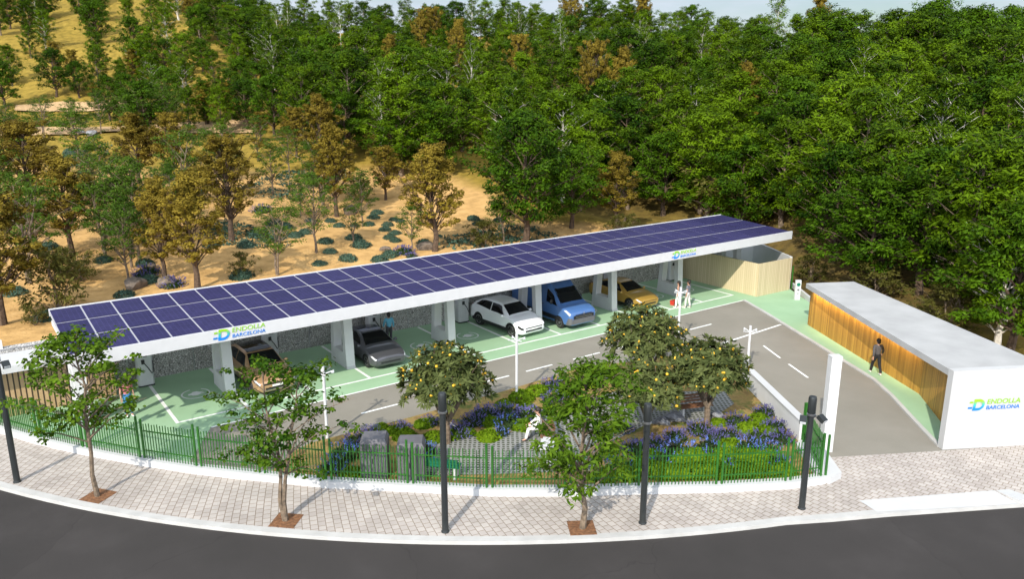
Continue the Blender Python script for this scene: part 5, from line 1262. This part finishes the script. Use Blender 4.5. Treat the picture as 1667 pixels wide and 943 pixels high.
TE = [(577, 369, .5), (600, 367, .6), (608, 356, .65), (614, 349, .7), (641, 359, .5), (652, 362, .5), (631, 368, .6), (627, 375, .6), (643, 381, .6), (634, 388, .6), (644, 394, .55), (576, 389, .75), (588, 402, .85), (566, 423, .75), (635, 418, .75), (618, 424, .7), (770, 358, .65), (781, 366, .7), (814, 361, .65), (77, 405, .9), (236, 431, .7), (186, 380, .9), (169, 426, .7), (243, 459, .8), (393, 452, .9), (401, 401, .8), (537, 411, .6), (530, 396, .7), (552, 369, .6), (538, 361, .6), (498, 380, .7), (481, 385, .7), (78, 520, .9), (203, 484, .7), (420, 385, .9), (440, 392, .8), (463, 372, .8), (445, 365, .8), (360, 378, .9), (345, 400, .8), (296, 302, .9), (130, 268, 1.0), (118, 250, 1.0), (140, 285, .9), (320, 315, .8), (25, 480, .8), (505, 362, .6), (520, 432, .6), (690, 396, .6)]
for px, py, s in TE:
    p = land(px, py)
    if p: shrub('teal', (p[0], p[1], p[2] - .05), s, near_label(px, py, WORD['teal'], LM), GRP['teal'], 1.0)
for px, py, s in ((657, 412, .8), (240, 447, .9), (282, 466, .85), (426, 344, .9), (670, 418, .5), (232, 452, .6)):
    p = land(px, py)
    if p: shrub('violet', (p[0], p[1], p[2] - .05), s, near_label(px, py, 'dark violet bush on the sand', LM), 'violet bushes on the sand', .8)
# ground cover
def cover(patches, name, leaf, per, L, W, hgt, label):
    rng = np.random.default_rng(400 + len(patches)); C = []; T = []
    for px, py, rx_, ry_ in patches:
        p = land(px, py)
        if p is None: continue
        q = land(px + rx_, py); a = math.hypot(q[0] - p[0], q[1] - p[1]) if q else 4; q = land(px, py - ry_); b = math.hypot(q[0] - p[0], q[1] - p[1]) if q else 4
        n = int(per * a * b); th = rng.uniform(0, 6.283, n); r = np.sqrt(rng.uniform(0, 1, n)) * (1 + .18 * np.sin(th * 3 + px) + .12 * np.sin(th * 7))
        u, w = r * np.cos(th) * a, r * np.sin(th) * b; x = p[0] + u * CY + w * SY; y = p[1] - u * SY + w * CY
        lump = .55 + .45 * np.sin(x * 2.1 + np.sin(y * 1.7)) * np.cos(y * 2.3)
        C.append(np.stack([x, y, hill(x, y) + hgt * lump * rng.uniform(.3, 1, n) * np.clip(1.6 - 1.5 * r, .2, 1)], 1)); T.append(.3 + .4 * lump + .15 * rng.normal(size=n))
    C = np.concatenate(C); n = len(C)
    tag(link(name, leaf_mesh(name, C, rng.normal(size=(n, 3)) * .5 + np.array([0, 0, 1.]), L * rng.uniform(.7, 1.3, n), W * rng.uniform(.7, 1.3, n), np.concatenate(T), M[leaf], None, False, rng)), label, 'ground cover', None, 'stuff')
cover([(790, 392, 62, 14), (745, 400, 30, 8), (425, 388, 55, 16), (475, 293, 50, 14), (372, 376, 50, 14), (455, 318, 40, 8), (300, 290, 50, 6), (125, 262, 36, 26), (845, 382, 60, 12), (1205, 320, 22, 7), (400, 310, 24, 10), (520, 300, 26, 7), (560, 295, 24, 6)], 'ground_cover', 'leafT', 95, .30, .14, .8, 'low dark teal ground cover in patches on the sand')
cover([(120, 196, 130, 10), (60, 205, 60, 6), (210, 200, 60, 8), (330, 215, 60, 5)], 'terrace_grass', 'leafY', 60, .4, .12, .4, 'rough green grass along the upper terrace')

rg = random.Random(8)
for k in range(70):
    px, py = rg.uniform(-10, 620), rg.uniform(190, 470)
    if px > 545 and py > 335: continue
    if py > 560 - px * .28 - 60 or any((px - q[0]) ** 2 + (py - q[1]) ** 2 < 26 ** 2 for q in GOLD + YOUNG): continue
    p = land(px, py)
    if p: plant('young' if k % 4 else 'bush', 'young_tree' if k % 4 else 'bush', near_label(px, py, 'airy green tree' if k % 4 else 'olive bush', LM), 'tree' if k % 4 else 'bush', p, rg.uniform(4, 6.5) if k % 4 else rg.uniform(1.5, 2.6), None, 'airy young trees on the slope' if k % 4 else 'bushes on the slope', None, rg.uniform(1.0, 1.35))
# sand paths along the terraces
def path(pts, w, label):
    P = [land(px, py) for px, py in pts]; P = [p for p in P if p]; Q = []
    for a, b in zip(P[:-1], P[1:]):
        for k in range(8): Q.append(tuple(a[i] + (b[i] - a[i]) * k / 8 for i in (0, 1)))
    m = MB(); L = []; Rr = []
    for i, q in enumerate(Q):
        a = Vector(Q[max(0, i - 2)]); b = Vector(Q[min(len(Q) - 1, i + 2)]); t_ = (b - a).normalized()
        for o_, A_ in ((w, L), (-w, Rr)):
            x_, y_ = q[0] - t_.y * o_, q[1] + t_.x * o_; A_.append((x_, y_, float(hill(x_, y_)) + .2))
    n_ = len(Q); m.add(L + Rr, [(i, n_ + i, n_ + i + 1, i + 1) for i in range(n_ - 1)])
    struct('path', m.build('path', M['sandpath'], fix=True), label)
M['sandpath'] = world_noise_mix('path_sand', [(.3, (.38, .245, .12)), (.7, (.48, .32, .165))], .8, .95, .3, 8)[0]
path([(-30, 216), (60, 215), (130, 214), (200, 213), (280, 211), (360, 210), (440, 208)], 2.2, 'pale sand path crossing the slope below the green terrace')
path([(25, 178), (100, 176), (170, 175), (235, 174)], 1.5, 'narrow sand path higher up on the left slope')

# the wood
ED_X = [-200, 300, 345, 390, 470, 520, 560, 620, 700, 738, 745, 800, 815, 900, 1000, 1060, 1100, 1200, 1290, 1300, 1400, 1500, 1667, 1900]
ED_Y = [-30, -30, 60, 140, 222, 258, 282, 300, 292, 288, 268, 268, 325, 350, 345, 340, 345, 385, 430, 452, 482, 520, 600, 700]
wood = []; rg = random.Random(77); seen = []
d = 30.0
while d < 185:
    sp = 3.5 + max(0, d - 60) * .020
    nrow = int(1.6 * d / sp)
    for i in range(nrow + 1):
        u = -0.8 * d + (i + rg.uniform(.1, .9)) * sp; dj = d + rg.uniform(-.5, .5) * sp
        x = CAM[0] + dj * SY + u * CY; y = CAM[1] + dj * CY - u * SY; z = float(hill(x, y))
        s2 = (x - BL[0]) * BN[0] + (y - BL[1]) * BN[1]
        if y < 6 and s2 < 1.2: continue
        px, py = project(x, y, z)
        if not (-60 < px < 1730): continue
        if py > np.interp(px, ED_X, ED_Y): continue
        if d < 46 and px < 1250: continue
        wood.append((d, x, y, z, px, py))
    d += sp * .88
WD_LAB = {'l': ('dark green tree in the thin wood on the upper left slope', 'trees of the thin wood, upper left'), 'm': ('green tree packed in the wood behind the canopy', 'trees of the wood, middle'), 'r': ('green feathery tree packed in the dense wood at the right', 'trees of the dense wood, right')}
# keep the trees that show: walk from near to far over a coarse visibility mask
mask = np.zeros((240, 420), bool); kept = []
for (d, x, y, z, px, py) in wood:
    h = rg.uniform(6.5, 10.0) * (1.1 if px > 1250 else 1.0)
    h *= 1 - .24 * float(sm(75, 150, d))
    ptx, pty = project(x, y, z + h); wpx = 2.5 * 1667 * FOC / max(d, 20) * .55
    x0, x1 = int((px - wpx) / 4), int((px + wpx) / 4) + 1; y0, y1 = int(pty / 4), int((pty + (py - pty) * .8) / 4) + 1
    x0, x1 = max(0, x0), min(420, x1); y0, y1 = max(0, y0), min(240, y1)
    if x1 <= x0 or y1 <= y0: continue
    free = 1 - mask[y0:y1, x0:x1].mean()
    if free < .07: continue
    mask[y0:y1, x0:x1] = True; kept.append((d, x, y, z, px, py, h))
print('wood candidates', len(wood), 'kept', len(kept))
for k, (d, x, y, z, px, py, h) in enumerate(kept[:299]):
    rgn = 'l' if px < 520 else ('m' if px < 1000 else 'r'); lab, grp = WD_LAB[rgn]
    kd = 'birch' if rg.random() < (.04 if rgn == 'l' else .09) else ('broad' if rg.random() < .22 else 'forest')
    if kd == 'birch': lab = lab.replace('green', 'white trunked', 1) if 'dark green' not in lab else lab.replace('dark green', 'white trunked', 1); grp += ', white trunks'; h *= 1.22
    plant(kd, 'forest_tree' if kd != 'birch' else 'birch_tree', lab, 'tree', (x, y, z - .1), h, rg.randint(0, 30), grp, rg.uniform(0, 6.28), rg.uniform(1.1, 1.4) if kd != 'birch' else rg.uniform(.95, 1.15))
# scattered trees on the open slope at the upper left
rg = random.Random(31); n = 0
for d in np.arange(90, 215, 8.2):
    for u in np.arange(-.78 * d, -.20 * d, 6.6):
        dj, uj = d + rg.uniform(-3.5, 3.5), u + rg.uniform(-4, 4)
        x = CAM[0] + dj * SY + uj * CY; y = CAM[1] + dj * CY - uj * SY; z = float(hill(x, y)); px, py = project(x, y, z)
        if not (-30 < px < 560) or py > 150 or py < -70: continue
        if py < np.interp(px, ED_X, ED_Y) and px > 420: continue
        gold = rg.random() < .16; n += 1; h = rg.uniform(3.8, 5.2) if gold else rg.uniform(5.0, 8.0)
        if rg.random() < .10: continue
        if gold: plant('golden', 'golden_tree', 'small golden tree scattered on the dry upper left slope', 'tree', (x, y, z - .1), h, n, 'golden trees on the upper slope', None, 1.15)
        else: plant('forest' if rg.random() < .7 else 'broad', 'forest_tree', 'dark green tree standing loose on the dry upper left slope', 'tree', (x, y, z - .1), h, n, 'loose green trees on the upper slope', None, rg.uniform(1.0, 1.2))
for px, py, h in ((705, 96, 5), (748, 118, 5), (640, 170, 5), (930, 60, 6), (1010, 215, 6), (1045, 48, 6), (965, 205, 6), (1205, 250, 5), (1325, 95, 6), (1420, 62, 6), (1360, 80, 6), (845, 160, 5), (688, 100, 5)):
    p = land(px, py + 25)
    if p: plant('golden', 'golden_tree', 'golden tree top showing among the green wood', 'tree', p, h + 4.5, None, 'golden tree tops in the wood', None, .8)

# ------------------------------------------------------------------ light
SUNV = Vector((1.19, .77, -1.0)).normalized()
sd = bpy.data.lights.new('sun', 'SUN'); sd.energy = 5.0; sd.angle = R(0.6); sd.color = (1.0, .94, .83)
so = bpy.data.objects.new('sun', sd); COL.objects.link(so); so.rotation_euler = SUNV.to_track_quat('-Z', 'Y').to_euler()
wd = bpy.data.worlds.new('World'); SC.world = wd; wd.use_nodes = True
nt = wd.node_tree; bg = nt.nodes['Background']
sk = nt.nodes.new('ShaderNodeTexSky'); sk.sky_type = 'NISHITA'; sk.sun_disc = False; sk.sun_elevation = R(35.2); sk.sun_rotation = math.atan2(-1.19, -.77); sk.air_density = 1.0; sk.dust_density = .6; sk.ozone_density = 1.2
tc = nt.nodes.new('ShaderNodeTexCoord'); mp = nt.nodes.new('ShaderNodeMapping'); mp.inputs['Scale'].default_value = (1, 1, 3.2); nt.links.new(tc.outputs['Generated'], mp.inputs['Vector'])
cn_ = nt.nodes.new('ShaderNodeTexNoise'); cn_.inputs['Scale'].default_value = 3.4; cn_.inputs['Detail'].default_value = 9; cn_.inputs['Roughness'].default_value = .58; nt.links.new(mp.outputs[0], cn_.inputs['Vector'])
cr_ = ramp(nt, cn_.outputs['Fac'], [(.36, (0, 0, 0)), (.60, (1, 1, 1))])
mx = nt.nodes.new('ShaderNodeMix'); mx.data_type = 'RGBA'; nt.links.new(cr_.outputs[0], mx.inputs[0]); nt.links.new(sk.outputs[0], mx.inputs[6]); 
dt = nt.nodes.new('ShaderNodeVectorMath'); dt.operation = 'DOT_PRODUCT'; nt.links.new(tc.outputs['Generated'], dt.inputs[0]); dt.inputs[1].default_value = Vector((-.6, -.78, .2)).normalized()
mr = nt.nodes.new('ShaderNodeMapRange'); nt.links.new(dt.outputs['Value'], mr.inputs['Value']); mr.inputs['From Min'].default_value = -.2; mr.inputs['From Max'].default_value = .95; mr.inputs['To Min'].default_value = .8; mr.inputs['To Max'].default_value = 4.0  # clouds behind the camera brightened, added fill for the shade under the canopy
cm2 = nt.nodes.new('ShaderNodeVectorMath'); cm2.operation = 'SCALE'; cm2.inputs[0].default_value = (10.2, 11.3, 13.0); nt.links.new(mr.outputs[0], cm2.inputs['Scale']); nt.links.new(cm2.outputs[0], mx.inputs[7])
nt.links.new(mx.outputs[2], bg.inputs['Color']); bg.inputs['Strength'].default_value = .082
SC.view_settings.view_transform = 'Standard'; SC.view_settings.look = 'None'; SC.view_settings.gamma = 1.0; SC.view_settings.exposure = 0.12; SC.view_settings.use_curve_mapping = False
SC.cycles.use_denoising = True; SC.cycles.denoiser = 'OPENIMAGEDENOISE'; SC.cycles.max_bounces = 7; SC.cycles.diffuse_bounces = 5; SC.cycles.glossy_bounces = 3; SC.cycles.transmission_bounces = 3; SC.cycles.use_adaptive_sampling = True; SC.cycles.adaptive_threshold = .02
SC.cycles.caustics_reflective = False; SC.cycles.caustics_refractive = False; SC.cycles.sample_clamp_indirect = 6
